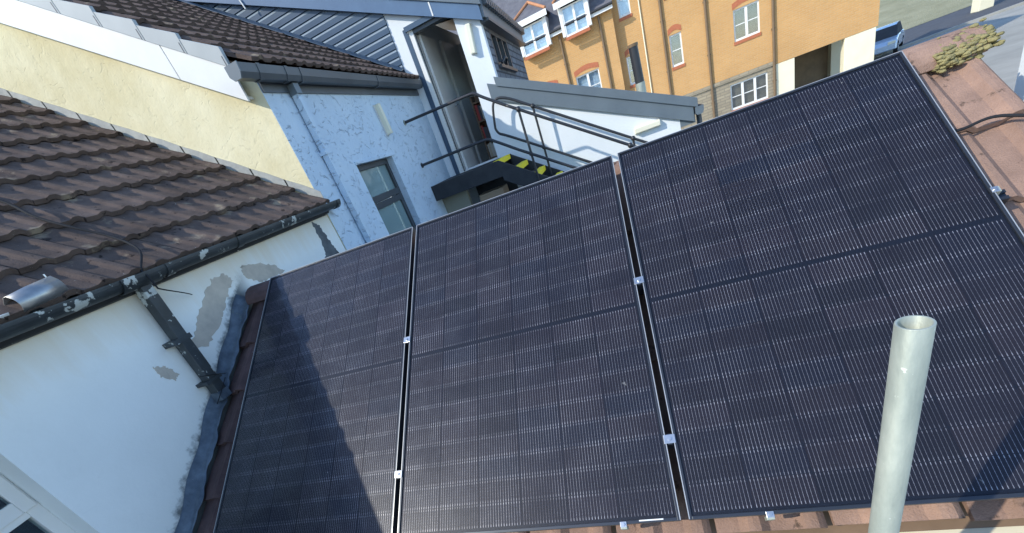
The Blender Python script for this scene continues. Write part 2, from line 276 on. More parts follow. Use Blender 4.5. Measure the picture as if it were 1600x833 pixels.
# ------------------------------------------------------------------ mesh helpers
WM = {}
def wm(o): return WM.get(o.name, Matrix.Identity(4))
class MB:
    def __init__(s): s.v = []; s.f = []; s.sm = []
    def add(s, vs, fs, smooth=False):
        k = len(s.v); s.v += [Vector(x) for x in vs]; s.f += [[i + k for i in q] for q in fs]; s.sm += [smooth] * len(fs); return s
    def box(s, a, b):
        x0, y0, z0 = (min(a[i], b[i]) for i in range(3)); x1, y1, z1 = (max(a[i], b[i]) for i in range(3))
        return s.add([(x0,y0,z0),(x1,y0,z0),(x1,y1,z0),(x0,y1,z0),(x0,y0,z1),(x1,y0,z1),(x1,y1,z1),(x0,y1,z1)],
                     [(0,3,2,1),(4,5,6,7),(0,1,5,4),(1,2,6,5),(2,3,7,6),(3,0,4,7)])
    def prism(s, poly, d):          # polygon (list of 3-D points) extruded by vector d
        n = len(poly); d = Vector(d); a = [Vector(p) for p in poly]; b = [p + d for p in a]
        nrm = Vector((0,0,0))
        for i in range(n): nrm += a[i].cross(a[(i+1) % n])
        if nrm.dot(d) > 0: a, b = b, a
        fs = [list(range(n)), [n + i for i in reversed(range(n))]] + [[(i+1) % n, i, n+i, n+(i+1) % n] for i in range(n)]
        return s.add(a + b, fs)
    def tube(s, pts, r, n=10, cap=True, r2=None):
        pts = [Vector(p) for p in pts]; rings = []; m = len(pts)
        prev = None
        for i, p in enumerate(pts):
            t = (pts[min(i+1, m-1)] - pts[max(i-1, 0)]).normalized()
            if prev is None:
                u = t.orthogonal().normalized()
            else:
                u = (prev - t * prev.dot(t)).normalized()
            prev = u; v = t.cross(u)
            rr = r if r2 is None else r + (r2 - r) * i / (m - 1)
            rings.append([p + (u * math.cos(2*math.pi*k/n) + v * math.sin(2*math.pi*k/n)) * rr for k in range(n)])
        fs = []
        for i in range(m-1):
            for k in range(n): fs.append((i*n+k, i*n+(k+1) % n, (i+1)*n+(k+1) % n, (i+1)*n+k))
        s.add([q for r_ in rings for q in r_], fs, True)
        if cap:
            s.add(rings[0], [list(range(n))[::-1]]); s.add(rings[-1], [list(range(n))])
        return s
    def sweep(s, prof, a, b, xax, zax):   # 2-D profile (closed) swept straight from a to b
        a = Vector(a); b = Vector(b); xax = Vector(xax); zax = Vector(zax)
        return s.prism([a + xax * p[0] + zax * p[1] for p in prof], b - a)
    def ball(s, c, r, n=10, m=6, jit=0.0, sq=(1,1,1)):
        c = Vector(c); vs = []; fs = []
        for i in range(m+1):
            th = math.pi * i / m
            for k in range(n):
                ph = 2*math.pi*k/n; rr = r * (1 + random.uniform(-jit, jit))
                vs.append(c + Vector((math.sin(th)*math.cos(ph)*sq[0], math.sin(th)*math.sin(ph)*sq[1], math.cos(th)*sq[2])) * rr)
        for i in range(m):
            for k in range(n): fs.append((i*n+k, (i+1)*n+k, (i+1)*n+(k+1) % n, i*n+(k+1) % n))
        return s.add(vs, fs, True)
    def mesh(s, name, off=Vector((0,0,0))):
        me = bpy.data.meshes.new(name); me.from_pydata([tuple(x - off) for x in s.v], [], s.f)
        me.polygons.foreach_set('use_smooth', s.sm); me.update(); return me
    def build(s, name, mt, parent=None, M=None, bevel=0.0):
        """M None: vertices are world coordinates, the origin is moved to the base centre; else local vertices placed by M"""
        if M is None:
            lo = [min(x[i] for x in s.v) for i in range(3)]; hi = [max(x[i] for x in s.v) for i in range(3)]
            off = Vector(((lo[0]+hi[0])/2, (lo[1]+hi[1])/2, lo[2])); M = Matrix.Translation(off)
        else: off = Vector((0,0,0))
        return place(name, s.mesh(name, off), mt, parent, M, bevel)
def place(name, me, mt, parent=None, M=Matrix.Identity(4), bevel=0.0):
    o = bpy.data.objects.new(name, me); col.objects.link(o)
    if mt and not me.materials: me.materials.append(MATS[mt])
    if parent is not None:
        o.parent = parent; o.matrix_local = wm(parent).inverted() @ M
    else: o.matrix_local = M
    WM[o.name] = M.copy()
    if bevel:
        b = o.modifiers.new('bevel', 'BEVEL'); b.width = bevel; b.segments = 2; b.limit_method = 'ANGLE'
    return o
def thing(name, loc, label, cat, group=None, M=None):
    o = bpy.data.objects.new(name, None); col.objects.link(o); o.empty_display_size = 0.1
    M = M or Matrix.Translation(Vector(loc)); o.matrix_local = M; WM[o.name] = M.copy()
    return tag(o, label, cat, group)
def tag(o, label, cat, group=None):
    o['label'] = label; o['category'] = cat
    if group: o['group'] = group
    return o
def struct(o): o['kind'] = 'structure'; return o
def basis(x, y, z, loc):
    m = Matrix((Vector(x), Vector(y), Vector(z))).transposed().to_4x4(); m.translation = Vector(loc); return m

def smooth(pts, k=5):
    res = []
    for i in range(len(pts)-1):
        p0 = pts[max(i-1,0)]; p1 = pts[i]; p2 = pts[i+1]; p3 = pts[min(i+2, len(pts)-1)]
        for q in range(k):
            u = q/k; res.append(.5*((2*p1)+(p2-p0)*u+(2*p0-5*p1+4*p2-p3)*u*u+(3*p1-p0-3*p2+p3)*u**3))
    return res + [pts[-1]]
# ------------------------------------------------------------------ roof tiles
def tile_mesh(name, width=0.33, length=0.42, thick=0.022, roll=0.026, n_roll=2):
    prof = []; p = width / n_roll
    for k in range(n_roll):
        x0 = k * p
        prof += [(x0, 0.0), (x0 + p*0.44, 0.002), (x0 + p*0.52, roll*0.45), (x0 + p*0.60, roll*0.92), (x0 + p*0.70, roll), (x0 + p*0.82, roll*0.93), (x0 + p*0.91, roll*0.45)]
    prof.append((width - 0.004, 0.0))
    n = len(prof); b = MB(); vs = []
    for y, z in ((0.0, thick + 0.012), (length, 0.0)):
        vs += [(x, y, z + h) for x, h in prof] + [(x, y, z + h - thick) for x, h in prof]
    fs = []
    for i in range(n-1):
        fs += [(i, i+1, 2*n+i+1, 2*n+i), (n+i, 3*n+i, 3*n+i+1, n+i+1), (i, n+i, n+i+1, i+1), (2*n+i, 2*n+i+1, 3*n+i+1, 3*n+i)]
    fs += [(0, 2*n, 3*n, n), (n-1, 2*n-1, 4*n-1, 3*n-1)]
    b.add(vs, fs); return b.mesh(name)
def lay_tiles(parent, mesh, origin, xa, up, nrm, cols, courses, mt, width=0.33, gauge=0.345, skip=None, first=0.0):
    """courses of single tiles: each tile an object of its own sharing one mesh; mt may be a function of (column, course)"""
    O = Vector(origin); xa, up, nrm = Vector(xa), Vector(up), Vector(nrm)
    variants = {}
    for j in range(courses):
        for i in range(cols):
            if skip and skip(i, j): continue
            mname = mt(i, j) if callable(mt) else mt
            if mname not in variants:
                me = mesh if not mesh.materials else mesh.copy()
                if not me.materials: me.materials.append(MATS[mname])
                else: me.materials[0] = MATS[mname]
                variants[mname] = me
            p = O + xa * (i * width + random.uniform(-0.003, 0.003)) + up * (j * gauge + first + random.uniform(-0.006, 0.006)) + nrm * random.uniform(0, 0.004)
            M = basis(xa, up, nrm, p) @ Matrix.Rotation(random.uniform(-0.008, 0.008), 4, 'Z') @ Matrix.Rotation(random.uniform(-0.006, 0.006), 4, 'Y')
            place('roof_tile', variants[mname], None, parent, M)

TH = R(35.110938); ct, st = math.cos(TH), math.sin(TH)
UP = Vector((0, ct, st)); NR = Vector((0, -st, ct)); EX = Vector((1, 0, 0))
def pp(s, t, off=0.0): return EX * s + UP * t + NR * off
GZ = -3.3
XW = -1.56

# ================================================================== SETTING
o = MB().add([(-90,-60,GZ),(140,-60,GZ),(140,160,GZ),(-90,160,GZ)], [(0,1,2,3)]).build('ground', 'concrete'); struct(o)
o = MB().add([(-90,35.5,GZ+.004),(140,35.5,GZ+.004),(140,48,GZ+.004),(-90,48,GZ+.004)], [(0,1,2,3)]).build('road', 'asphalt'); struct(o)
b = MB()
b.box((-90, 35.2, GZ+.0), (140, 35.5, GZ+.12)); o = b.build('kerb', 'concrete'); struct(o)
# grass bank beyond the road
gb = MB(); nx, ny = 60, 8
vs = [(-90 + 230*i/nx, 48 + 20*j/ny, GZ + .02 + (0 if j == 0 else .25*j**1.25 + random.uniform(-.15,.15))) for j in range(ny+1) for i in range(nx+1)]
fs = [(j*(nx+1)+i, j*(nx+1)+i+1, (j+1)*(nx+1)+i+1, (j+1)*(nx+1)+i) for j in range(ny) for i in range(nx)]
o = gb.add(vs, fs, True).build('hill', 'grass'); struct(o)

# ================================================================== TILED OUTBUILDING under the panels
S0, S1 = -1.50, 2.62           # roof from the abutment to the right verge
ROFF = -0.165                  # pan level of the tiles below the panel faces
out = thing('tiled_outbuilding', (0.55, -0.6, GZ), 'low outbuilding with brown tiled roof carrying the three solar panels', 'building')
b = MB()
b.prism([pp(S0, -1.86, ROFF-.05), pp(S1-.03, -1.86, ROFF-.05), pp(S1-.03, .05, ROFF-.05), pp(S0, .05, ROFF-.05)], NR * -0.05)
deck = b.build('roof', 'timber', out)
TILE = tile_mesh('roof_tile')
def tcol(i, j): return 'tile_shaded' if i == 0 else 'tile_red'
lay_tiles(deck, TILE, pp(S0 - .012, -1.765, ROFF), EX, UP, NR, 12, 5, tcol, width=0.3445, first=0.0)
# plain verge tiles at the right end (smooth, with a proud step at each course)
vm = MB(); vm.add([(0,0,.046),(.18,0,.046),(.18,.41,.012),(0,.41,.012),(0,0,.018),(.18,0,.018),(.18,.41,-.016),(0,.41,-.016)],
                  [(0,1,2,3),(4,7,6,5),(0,4,5,1),(1,5,6,2),(2,6,7,3),(3,7,4,0)])
vme = vm.mesh('verge_tile'); vme.materials.append(MATS['tile_red'])
# ridge tiles
for k in range(9):
    s0 = S0 + .01 + k * .456; s1 = s0 + .452
    if k == 0: s0, s1 = S0 + .01, -1.172
    if k == 1: s0 = -1.168
    rr = 0.085 if k < 8 else 0.10
    c = .045; base = ROFF - .035 if k < 8 else ROFF - .01
    if k == 0: rr, c, base = .10, .01, ROFF + .01
    b = MB(); n = 10
    prof = [(math.cos(math.pi*q/n)*rr*1.15, math.sin(math.pi*q/n)*rr) for q in range(n+1)]
    prof += [(x*.82, z*.82 - .004) for x, z in reversed(prof)]
    # ridge axis along X; profile in Y / Z
    y0 = (pp(0, c, base)).y + .03; z0 = pp(0, c, base).z
    b.sweep(prof, (s0, y0, z0), (s1, y0, z0 + random.uniform(-.004,.004)), (0,1,0), (0,0,1))
    b.build('ridge_tile', 'tile_shaded' if k == 0 else 'tile_red', out, bevel=.004)
# rear slope and walls
b = MB()
yr = pp(0, .05, ROFF-.05).y; zr = pp(0, .05, ROFF-.05).z - .012
b.prism([(S0, yr+.001, zr), (S1-.03, yr+.001, zr), (S1-.03, yr + 1.2, zr - .95), (S0, yr + 1.2, zr - .95)], (0, -.02, -.05))
b.build('rear_roof', 'tile_brown', out)
ye = pp(0, -1.80, ROFF-.1).y; ze = pp(0, -1.80, ROFF-.1).z
b = MB(); b.prism([(S1-.14, ye + .12, GZ), (S1-.14, yr + 1.1, GZ), (S1-.14, yr + 1.1, zr - .98), (S1-.14, yr, zr - .12), (S1-.14, ye + .12, ze + .03)], (-.1, 0, 0))
b.build('gable_wall', 'far_stone', out)
MB().box((S0, ye + .12, GZ), (S1-.245, ye + .25, ze + .0)).build('front_wall', 'far_stone', out)
MB().box((S0, yr + 1.0, GZ), (S1-.245, yr + 1.1, zr - 1.0)).build('rear_wall', 'far_stone', out)
# cream eaves gutter
g0 = pp(0, -1.83, ROFF - .02)
prof = [(-.055, .03), (-.062, -.03), (-.03, -.062), (.03, -.062), (.055, -.03), (.055, .03), (.047, .03), (.045, -.025), (.025, -.052), (-.025, -.052), (-.052, -.025), (-.047, .03)]
MB().sweep(prof, (S0+.02, g0.y - .03, g0.z - .03), (S1 - .02, g0.y - .03, g0.z - .03), (0,1,0), (0,0,1)).build('eaves_gutter', 'pillar_cream', out)
MB().box((S0+.02, g0.y + .027, g0.z - .14), (S1-.03, g0.y + .05, g0.z + .0)).build('fascia_board', 'pillar_cream', out)
# lead flashing up the abutment, wavy edge over the first tile roll
b = MB(); N = 40; vs = []; rows = 5
for i in range(N+1):
    t = -1.80 + (1.80 + .02) * i / N
    wv = .018 * math.sin(i * .9) + .012 * math.sin(i * 2.3 + 1)
    stp = (.012 if (i // 8) % 2 else .0)
    pts = [(XW + .004, ROFF + .115 + .008*math.sin(i*.7)), (XW + .012, ROFF + .085), (XW + .032, ROFF + .058 + stp), (-1.517, ROFF + .055 + stp*.7), (-1.488 + wv*.7, ROFF + .057)]
    vs += [pp(x, t, z) for x, z in pts]
fs = [(i*rows+k, i*rows+k+1, (i+1)*rows+k+1, (i+1)*rows+k) for i in range(N) for k in range(rows-1)]
fl = b.add(vs, fs, True).build('lead_flashing', 'lead', out)
so_ = fl.modifiers.new('thick', 'SOLIDIFY'); so_.thickness = .004
# moss on the ridge end
b = MB(); random.seed(3)
for k in range(620):
    s = random.uniform(2.44, 2.64); t = -.055 + random.triangular(0, .17, .05) + (s-2.44)*.12
    b.ball(pp(s, t, ROFF + .045 + random.uniform(-.015, .03)), random.uniform(.005, .014), 8, 5, .12, (1.3,1,.6))
o = b.build('moss', 'moss', out); o['kind'] = 'stuff'
random.seed(11)

# ================================================================== SOLAR PANELS
PW, PL, PG = 1.134, 1.722, 0.025
cell_w, cell_h = 0.182, 0.0905
c = .006
CELL = MB().add([(-.091+c,-.04525,0),(.091-c,-.04525,0),(.091,-.04525+c,0),(.091,.04525-c,0),(.091-c,.04525,0),(-.091+c,.04525,0),(-.091,.04525-c,0),(-.091,-.04525+c,0),
                 (-.091+c,-.04525,-.0004),(.091-c,-.04525,-.0004),(.091,-.04525+c,-.0004),(.091,.04525-c,-.0004),(.091-c,.04525,-.0004),(-.091+c,.04525,-.0004),(-.091,.04525-c,-.0004),(-.091,-.04525+c,-.0004)],
                [list(range(8)), list(range(15,7,-1))] + [(i, i+8, (i+1) % 8 + 8, (i+1) % 8) for i in range(8)]).mesh('cell')
CELL.materials.append(MATS['solar_cell'])
plabels = ['black solar panel beside the lead flashing, wall shadow down its left side',
           'middle black solar panel between the two others, fully sunlit',
           'black solar panel at the right roof verge, behind the scaffold pole']
for k in range(3):
    s0 = -PW - PG + k * (PW + PG)
    M = basis(EX, UP, NR, pp(s0, -PL))
    root = thing('solar_module', None, plabels[k], 'solar panel', 'solar panels on the tiled roof', M=M)
    b = MB(); h = .035; lip = .011
    b.box((0,0,-h), (lip,PL,0)).box((PW-lip,0,-h), (PW,PL,0)).box((lip,0,-h), (PW-lip,lip,0)).box((lip,PL-lip,-h), (PW-lip,PL,0))
    fr = b.build('frame', 'black_anodised', root, M, bevel=.0012)
    e = MB().box((.0004,.002,.0), (.0032,PL-.002,.0004)).box((PW-.0032,.002,.0), (PW-.0004,PL-.002,.0004)).box((.004,PL-.0032,.0), (PW-.004,PL-.0004,.0004))
    e.build('frame_glint', 'edge_glint', fr, M)  # thin silver strips painting the light that glints off the frame edges
    MB().box((lip,lip,-.0080), (PW-lip,PL-lip,-.0062)).build('backsheet', 'backsheet', root, M)
    MB().box((lip-.001,lip-.001,-.0045), (PW-lip+.001,PL-lip+.001,-.0015)).build('glass', 'solar_glass', root, M)
    px, py = 0.1837, 0.0922
    for j in range(18):
        yy = PL/2 + (.009 + py/2 + (j-9) * py if j >= 9 else -.009 - py/2 - (8-j) * py)
        for i in range(6):
            xx = PW/2 + (i - 2.5) * px
            place('cell', CELL, None, root, M @ Matrix.Translation((xx, yy, -.0056)))
    if k == 1:
        MB().box((PW-.135,.006,.0002), (PW-.055,.0105,.0006)).build('sticker', 'white_pvc', root, M)
# mounting rails, hooks and clamps
for t, lab in ((-.757, 'upper'), (-1.445, 'lower')):
    b = MB().sweep([(-.02,-.078),(.02,-.078),(.02,-.0385),(.007,-.0385),(.007,-.045),(-.007,-.045),(-.007,-.0385),(-.02,-.0385)], pp(-1.17,t), pp(2.345,t), UP, NR)
    r_ = tag(b.build('mounting_rail', 'black_anodised'), 'black aluminium rail under the panels at their ' + ('middle' if lab == 'upper' else 'lower') + ' clamps', 'rail', 'rails under the solar panels')
    for s in (-.9, .1, 1.0, 1.95):
        MB().prism([pp(s-.015, t+.0205, -.15), pp(s+.015, t+.0205, -.15), pp(s+.015, t+.0205, -.045), pp(s-.015, t+.0205, -.045)], UP * .006).build('roof_hook', 'galvanised', r_)
def clamp(s, t, lab, name='mid_clamp'):
    M = basis(EX, UP, NR, pp(s, t, .0))
    r_ = thing(name, None, lab, 'clamp', 'clamps holding the solar panels', M=M)
    MB().box((-.0195,-.016,.0005),(.0195,.016,.0045)).build('plate', 'bright_steel', r_, M, bevel=.001)
    MB().box((-.008,-.0195,-.0385),(.008,.0195,.0)).build('shank', 'black_anodised', r_, M)
    MB().tube([(0,0,.0045),(0,0,.010)], .0065, 12).build('bolt', 'bright_steel', r_, M)
clamp(-PG/2, -.757, 'upper bright steel clamp in gap between shadowed panel and middle panel')
clamp(-PG/2, -1.445, 'lower bright steel clamp in gap between shadowed panel and middle panel')
clamp(PW+PG/2, -.757, 'upper bright steel clamp in gap between middle panel and right-hand panel')
clamp(PW+PG/2, -1.445, 'lower bright steel clamp in gap between middle panel and right-hand panel')
def end_clamp(M, lab):
    r_ = thing('end_clamp', None, lab, 'clamp', 'end clamps at the panel edges', M=M)
    MB().box((-.011,-.010,.0005),(.011,.009,.0035)).build('plate', 'bright_steel', r_, M, bevel=.001)
    MB().box((-.011,-.016,-.046),(.011,-.0035,.0004)).build('body', 'galvanised', r_, M, bevel=.001)
    MB().tube([(0,0,.0035),(0,0,.008)], .005, 10).build('bolt', 'bright_steel', r_, M)
for s, lab in ((.945, 'small steel clip on lower edge of middle solar panel'), (1.396, 'small steel clip under lower edge of right-hand panel, beside the middle panel'), (2.03, 'small steel clip under lower edge of right-hand panel, past the scaffold pole')):
    end_clamp(basis(EX, UP, NR, pp(s, -PL, 0)), lab)
end_clamp(basis(UP, -EX, NR, pp(2*PW+PG, -.757, 0)), 'steel end clamp on the outer side edge of right-hand panel')
# black tube added for a tile course's shadow line, beside the right panel
b = MB(); pts = []
for i in range(26):
    u = i / 25
    pts.append(pp(2.20 + .46*u, -.40 + .02*math.sin(u*5) + .015*math.sin(u*13), ROFF + .075 - (0 if u < .93 else (u-.93)*2.0)))
pts += [Vector((2.67, pts[-1].y, pts[-1].z - d)) for d in (.05, .15, .4, .9)]
tag(b.tube(pts, .0055, 8).build('course_shadow', 'black_cable'), 'black tube drawn as the shadow line of a tile course beside the right-hand panel', 'cable')

# ================================================================== SCAFFOLD POLE
PX, PY, PT = 1.535, -1.70, -0.205
root = thing('scaffold_pole', (PX, PY, GZ), 'grey galvanised scaffold tube standing upright with open top', 'pole')
b = MB(); n = 28; ro, ri = .0242, .0202
ring = lambda r, z: [Vector((PX + r*math.cos(2*math.pi*k/n), PY + r*math.sin(2*math.pi*k/n), z)) for k in range(n)]
b.add(ring(ro, GZ+.01) + ring(ro, PT-.0012) + ring(ro-.0012, PT) + ring(ri+.001, PT) + ring(ri, PT-.001) + ring(ri, PT-1.2),
      [(i*n+k, i*n+(k+1) % n, (i+1)*n+(k+1) % n, (i+1)*n+k) for i in range(5) for k in range(n)], True)
b.build('tube', 'galvanised', root)
b = MB().box((PX-.075, PY-.075, GZ), (PX+.075, PY+.075, GZ+.012)); b.build('base_plate', 'galvanised', root)

# ================================================================== WHITE HOUSE (left, brown tiled roof)
SL = 0.68; cs = 1/math.sqrt(1+SL*SL); sn = SL*cs
house = thing('white_house', (-3.2, -1.5, GZ), 'white rendered house with brown tiled roof and chipped black gutter', 'house')
# wall with window opening
wy0, wy1, wz0, wz1 = -2.75, -1.487, -1.25, .06
b = MB()
b.box((XW-.28, -6, GZ), (XW, wy0, .27)).box((XW-.28, wy1, GZ), (XW, 1.495, .27)).box((XW-.28, wy0, GZ), (XW, wy1, wz0)).box((XW-.28, wy0, wz1), (XW, wy1, .27))
b.build('wall', 'white_render', house)
MB().box((-7, -6, GZ), (-6.8, 1.49, .27)).build('far_wall', 'white_render', house)
MB().prism([(XW-.29, -5.9, GZ), (-6.79, -5.9, GZ), (-6.79, -5.9, .27), (-4.2, -5.9, 1.95), (XW-.29, -5.9, .27)], (0, .2, 0)).build('gable_wall', 'white_render', house)
fx = -1.724
win = MB()
# outer frame
win.box((fx-.07, wy1-.055, wz0), (fx-.002, wy1, wz1)).box((fx-.07, wy0, wz0), (fx-.002, wy0+.055, wz1)).box((fx-.07, wy0+.055, wz1-.055), (fx-.002, wy1-.055, wz1)).box((fx-.07, wy0+.055, wz0), (fx-.002, wy1-.055, wz0+.055))
win.box((fx-.07, wy0+.055, -.478), (fx-.002, wy1-.055, -.435))
wf = win.build('window', 'white_pvc', house, bevel=.003)
# opening top light sash
ya, yb, za, zb = wy0+.045, wy1-.008, -.446, wz1-.045
MB().box((fx-.01, ya, za), (fx+.008, ya+.055, zb)).box((fx-.01, yb-.055, za), (fx+.008, yb, zb)).box((fx-.01, ya+.055, za), (fx+.008, yb-.055, za+.07)).box((fx-.01, ya+.055, zb-.055), (fx+.008, yb-.055, zb)).build('sash', 'white_pvc', wf, bevel=.004)
MB().box((fx-.016, ya+.055, za+.07), (fx-.011, yb-.055, zb-.055)).build('pane', 'window_glass', wf)
MB().box((fx-.04, wy0+.055, wz0+.055), (fx-.03, wy1-.055, -.478)).build('pane', 'window_glass', wf)
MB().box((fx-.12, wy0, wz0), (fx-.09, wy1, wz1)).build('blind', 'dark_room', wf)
# roof deck and tiles
E0 = Vector((-1.475, -5.9, .285)); upv = Vector((-cs, 0, sn)); nrv = Vector((sn, 0, cs))
b = MB(); b.prism([E0 + nrv*-.035, E0 + Vector((0,7.38,0)) + nrv*-.035, E0 + Vector((0,7.38,0)) + upv*3.9 + nrv*-.035, E0 + upv*3.9 + nrv*-.035], nrv*-.04)
dk = b.build('roof', 'black_paint', house)
TILE2 = tile_mesh('roof_tile', roll=.017, thick=.030)
lay_tiles(dk, TILE2, Vector((-1.475, 1.495 - 13*.33, .285)), (0,1,0), upv, nrv, 13, 11, 'tile_brown', skip=lambda i, j: i*.33 + 1.495-13*.33 < -2.2 + .13*j*2.0)
tp = E0 + upv*3.86
b = MB().tube([tp + Vector((0,0,-.02)), tp + Vector((0,7.38,-.02))], .12, 14); b.build('ridge', 'tile_brown', house)
MB().prism([tp + Vector((-.02,0,-.05)), tp + Vector((-.02,7.38,-.05)), Vector((-7.1, 1.48, .3)), Vector((-7.1, -5.9, .3))], (0,0,-.06)).build('rear_roof', 'tile_brown', house)
# soffit / fascia
MB().box((XW+.002, -5.9, .215), (XW+.02, 1.49, .33)).build('fascia', 'old_black_gutter', house)
# gutter: half round, open top
def half_round(y0, y1, x, z, r=.055, n=14, th=.005):
    prof = [(math.cos(math.pi + math.pi*k/n)*r, math.sin(math.pi + math.pi*k/n)*r) for k in range(n+1)]
    prof = [(-r, .006)] + prof + [(r, .006)] + [(r-th, .006)] + [(p[0]*(1-th/r), p[1]*(1-th/r)) for p in reversed(prof)] + [(-r+th, .006)]
    return MB().sweep(prof, (x, y0, z), (x, y1, z), (1,0,0), (0,0,1))
GX, GZ1 = XW + .085, .297
gt = half_round(-5.9, 1.60, GX, GZ1).build('gutter', 'old_black_gutter', house)
for yj in (-2.6, -.35, .24, 1.57):
    half_round(yj-.03, yj+.03, GX, GZ1-.001, r=.061).build('joint', 'old_black_gutter', gt)
half_round(-.66, -.42, GX, GZ1-.002, r=.064).build('outlet', 'old_black_gutter', gt)
# square downpipe with its swan neck, running back to the wall and down to a broken shoe
b = MB()
def sq_pipe(pts, hw):
    m_ = MB(); pts = [Vector(p) for p in pts]
    for a_, c_ in zip(pts[:-1], pts[1:]):
        d = (c_-a_); y_ = Vector((0,1,0)); x_ = d.cross(y_).normalized()
        m_.sweep([(-hw,-hw),(hw,-hw),(hw,hw),(-hw,hw)], a_ - d.normalized()*.01, c_ + d.normalized()*.01, x_, y_)
    return m_
dp = sq_pipe([(GX-.012, -.53, GZ1-.045), (GX-.02, -.545, -.05), (GX-.025, -.565, -.475)], .034).build('downpipe', 'old_black_gutter', house, bevel=.004)
MB().box((XW+.002, -.62, -.115), (GX+.018, -.50, -.085)).build('pipe_clip', 'old_black_gutter', dp)
MB().box((XW+.002, -.625, -.40), (GX+.018, -.51, -.378)).build('pipe_clip', 'old_black_gutter', dp)
MB().prism([(GX-.06,-.604,-.47),(GX+.012,-.604,-.47),(GX+.016,-.608,-.525),(GX-.055,-.608,-.53)], (0,.076,0)).build('shoe', 'lead', dp)
for pts_ in ([(GX+.014,-.63,-.33),(GX+.016,-.56,-.36),(GX+.014,-.48,-.40)], [(GX+.016,-.66,-.52),(GX+.018,-.58,-.47),(GX+.014,-.50,-.42)]):
    MB().tube(smooth([Vector(p) for p in pts_]), .0025, 6).build('tie_wire', 'black_cable', dp)
# bare and peeled patches of the render
def blotch(poly, name, mt, x=XW, sub=9, amp=.011, th=.003):
    P = []; n = len(poly)
    for i in range(n):
        a_, c_ = poly[i], poly[(i+1) % n]
        for k in range(sub):
            u = k/sub; P.append((x, a_[0]+(c_[0]-a_[0])*u + random.uniform(-amp,amp), a_[1]+(c_[1]-a_[1])*u + random.uniform(-amp,amp)))
    return MB().prism(P, (th,0,0)).build(name, mt, house)
blotch([(-.06,.12),(.06,.13),(.09,.06),(-.05,-.03),(-.18,-.13),(-.38,-.22),(-.50,-.19),(-.37,-.09),(-.21,.03)], 'bare_patch', 'bare_mortar')
blotch([(.22,.12),(.37,.10),(.53,.02),(.60,-.05),(.33,-.04),(.21,.04)], 'bare_patch', 'bare_mortar')
blotch([(-.75,-.16),(-.69,-.19),(-.66,-.27),(-.70,-.29),(-.75,-.23)], 'bare_patch', 'bare_mortar', amp=.008)
blotch([(1.22,.20),(1.30,.17),(1.34,-.02),(1.36,-.14),(1.14,-.12),(1.22,.02)], 'damp_patch', 'soot', amp=.014, th=.002)

# things lying on the gutter and roof
can = thing('metal_flue_offcut', (GX, -.97, GZ1), 'bent grey sheet metal tube lying in the black gutter', 'metal tube')
b = MB(); n = 18
a0, a1 = Vector((GX-.015, -1.075, .352)), Vector((GX-.025, -.865, .366))
vs = []
for a_, sq in ((a0, .8), (a0*.55+a1*.45, .95), (a1, 1.0)):
    for k in range(n):
        an = 2*math.pi*k/n; rr = .05*(1 + (.16 if k in (4,5) else 0))
        vs.append(a_ + Vector((math.cos(an)*rr, 0, math.sin(an)*rr*sq)))
o = b.add(vs, [(i*n+k, i*n+(k+1) % n, (i+1)*n+(k+1) % n, (i+1)*n+k) for i in range(2) for k in range(n)], True).build('tube', 'dull_steel', can)
m_ = o.modifiers.new('thick', 'SOLIDIFY'); m_.thickness = .003
MB().tube([a1 + Vector((0,-.012,.045)), a1 + Vector((0,-.012,.075))], .004, 6).build('rivet', 'bright_steel', can)
b = MB()
vs = []; fs = []
for i in range(7):
    for j in range(5):
        vs.append((GX-.05+.02*j + random.uniform(-.006,.006), -1.32 + .032*i, .315 + .03*math.sin(i*.8)*math.sin(j*.9+.3) + random.uniform(0,.012)))
fs = [(i*5+j, (i+1)*5+j, (i+1)*5+j+1, i*5+j+1) for i in range(6) for j in range(4)]
o = b.add(vs, fs, True).build('plastic_scrap', 'white_pvc'); tag(o, 'crumpled white plastic scrap caught in the black gutter', 'scrap')
m_ = o.modifiers.new('thick', 'SOLIDIFY'); m_.thickness = .003
def roof1(x, y, off): return Vector((x, y, .285 + SL*(-1.475 - x))) + nrv*off
cp = [roof1(-3.1, -.55, .07), roof1(-2.7,-.40,.075), roof1(-2.35,-.32,.075), roof1(-2.12,-.36,.07), roof1(-1.96,-.36,.075), roof1(-1.80,-.325,.075), roof1(-1.66,-.335,.08), roof1(-1.55,-.39,.08), Vector((-1.445,-.50,.315)), Vector((-1.405,-.52,.27)), Vector((-1.405,-.52,.21)), Vector((-1.43,-.49,.19)), Vector((-1.50,-.33,.12)), Vector((-1.54,-.26,.09))]
tag(MB().tube(smooth(cp), .0105, 8, r2=.003).build('roof_cable', 'black_cable'), 'black cable trailing down the brown tiles over the gutter', 'cable')

# ================================================================== CREAM GABLED HOUSE with blue side wall
YC = 1.5; XB = -1.55; YD = 5.2
cream = thing('cream_gabled_house', (-3.3, 3.3, GZ), 'cream gabled house with pale blue side wall and dark tiled roof', 'house')
S2 = .675; cs2 = 1/math.sqrt(1+S2*S2); sn2 = S2*cs2
def r2z(x): return 1.43 + S2*(-1.47 - x)
b = MB(); b.prism([(XB-.004, YC, GZ), (XB-.004, YC, 1.40), (-5.2, YC, r2z(-5.2)-.1), (-5.2, YC, GZ)], (0, .25, 0))
b.build('gable_wall', 'cream_render', cream)
by0, by1, bz0, bz1 = 2.425, 3.375, -.95, .555
b = MB()
for a_, c_ in (((XB-.25, YC+.001, GZ), (XB, by0, 1.36)), ((XB-.25, by1, GZ), (XB, YD, 1.36)), ((XB-.25, by0, GZ), (XB, by1, bz0)), ((XB-.25, by0, bz1), (XB, by1, 1.36))): b.box(a_, c_)
b.build('side_wall', 'blue_render', cream)
wx = XB - .085
b = MB()
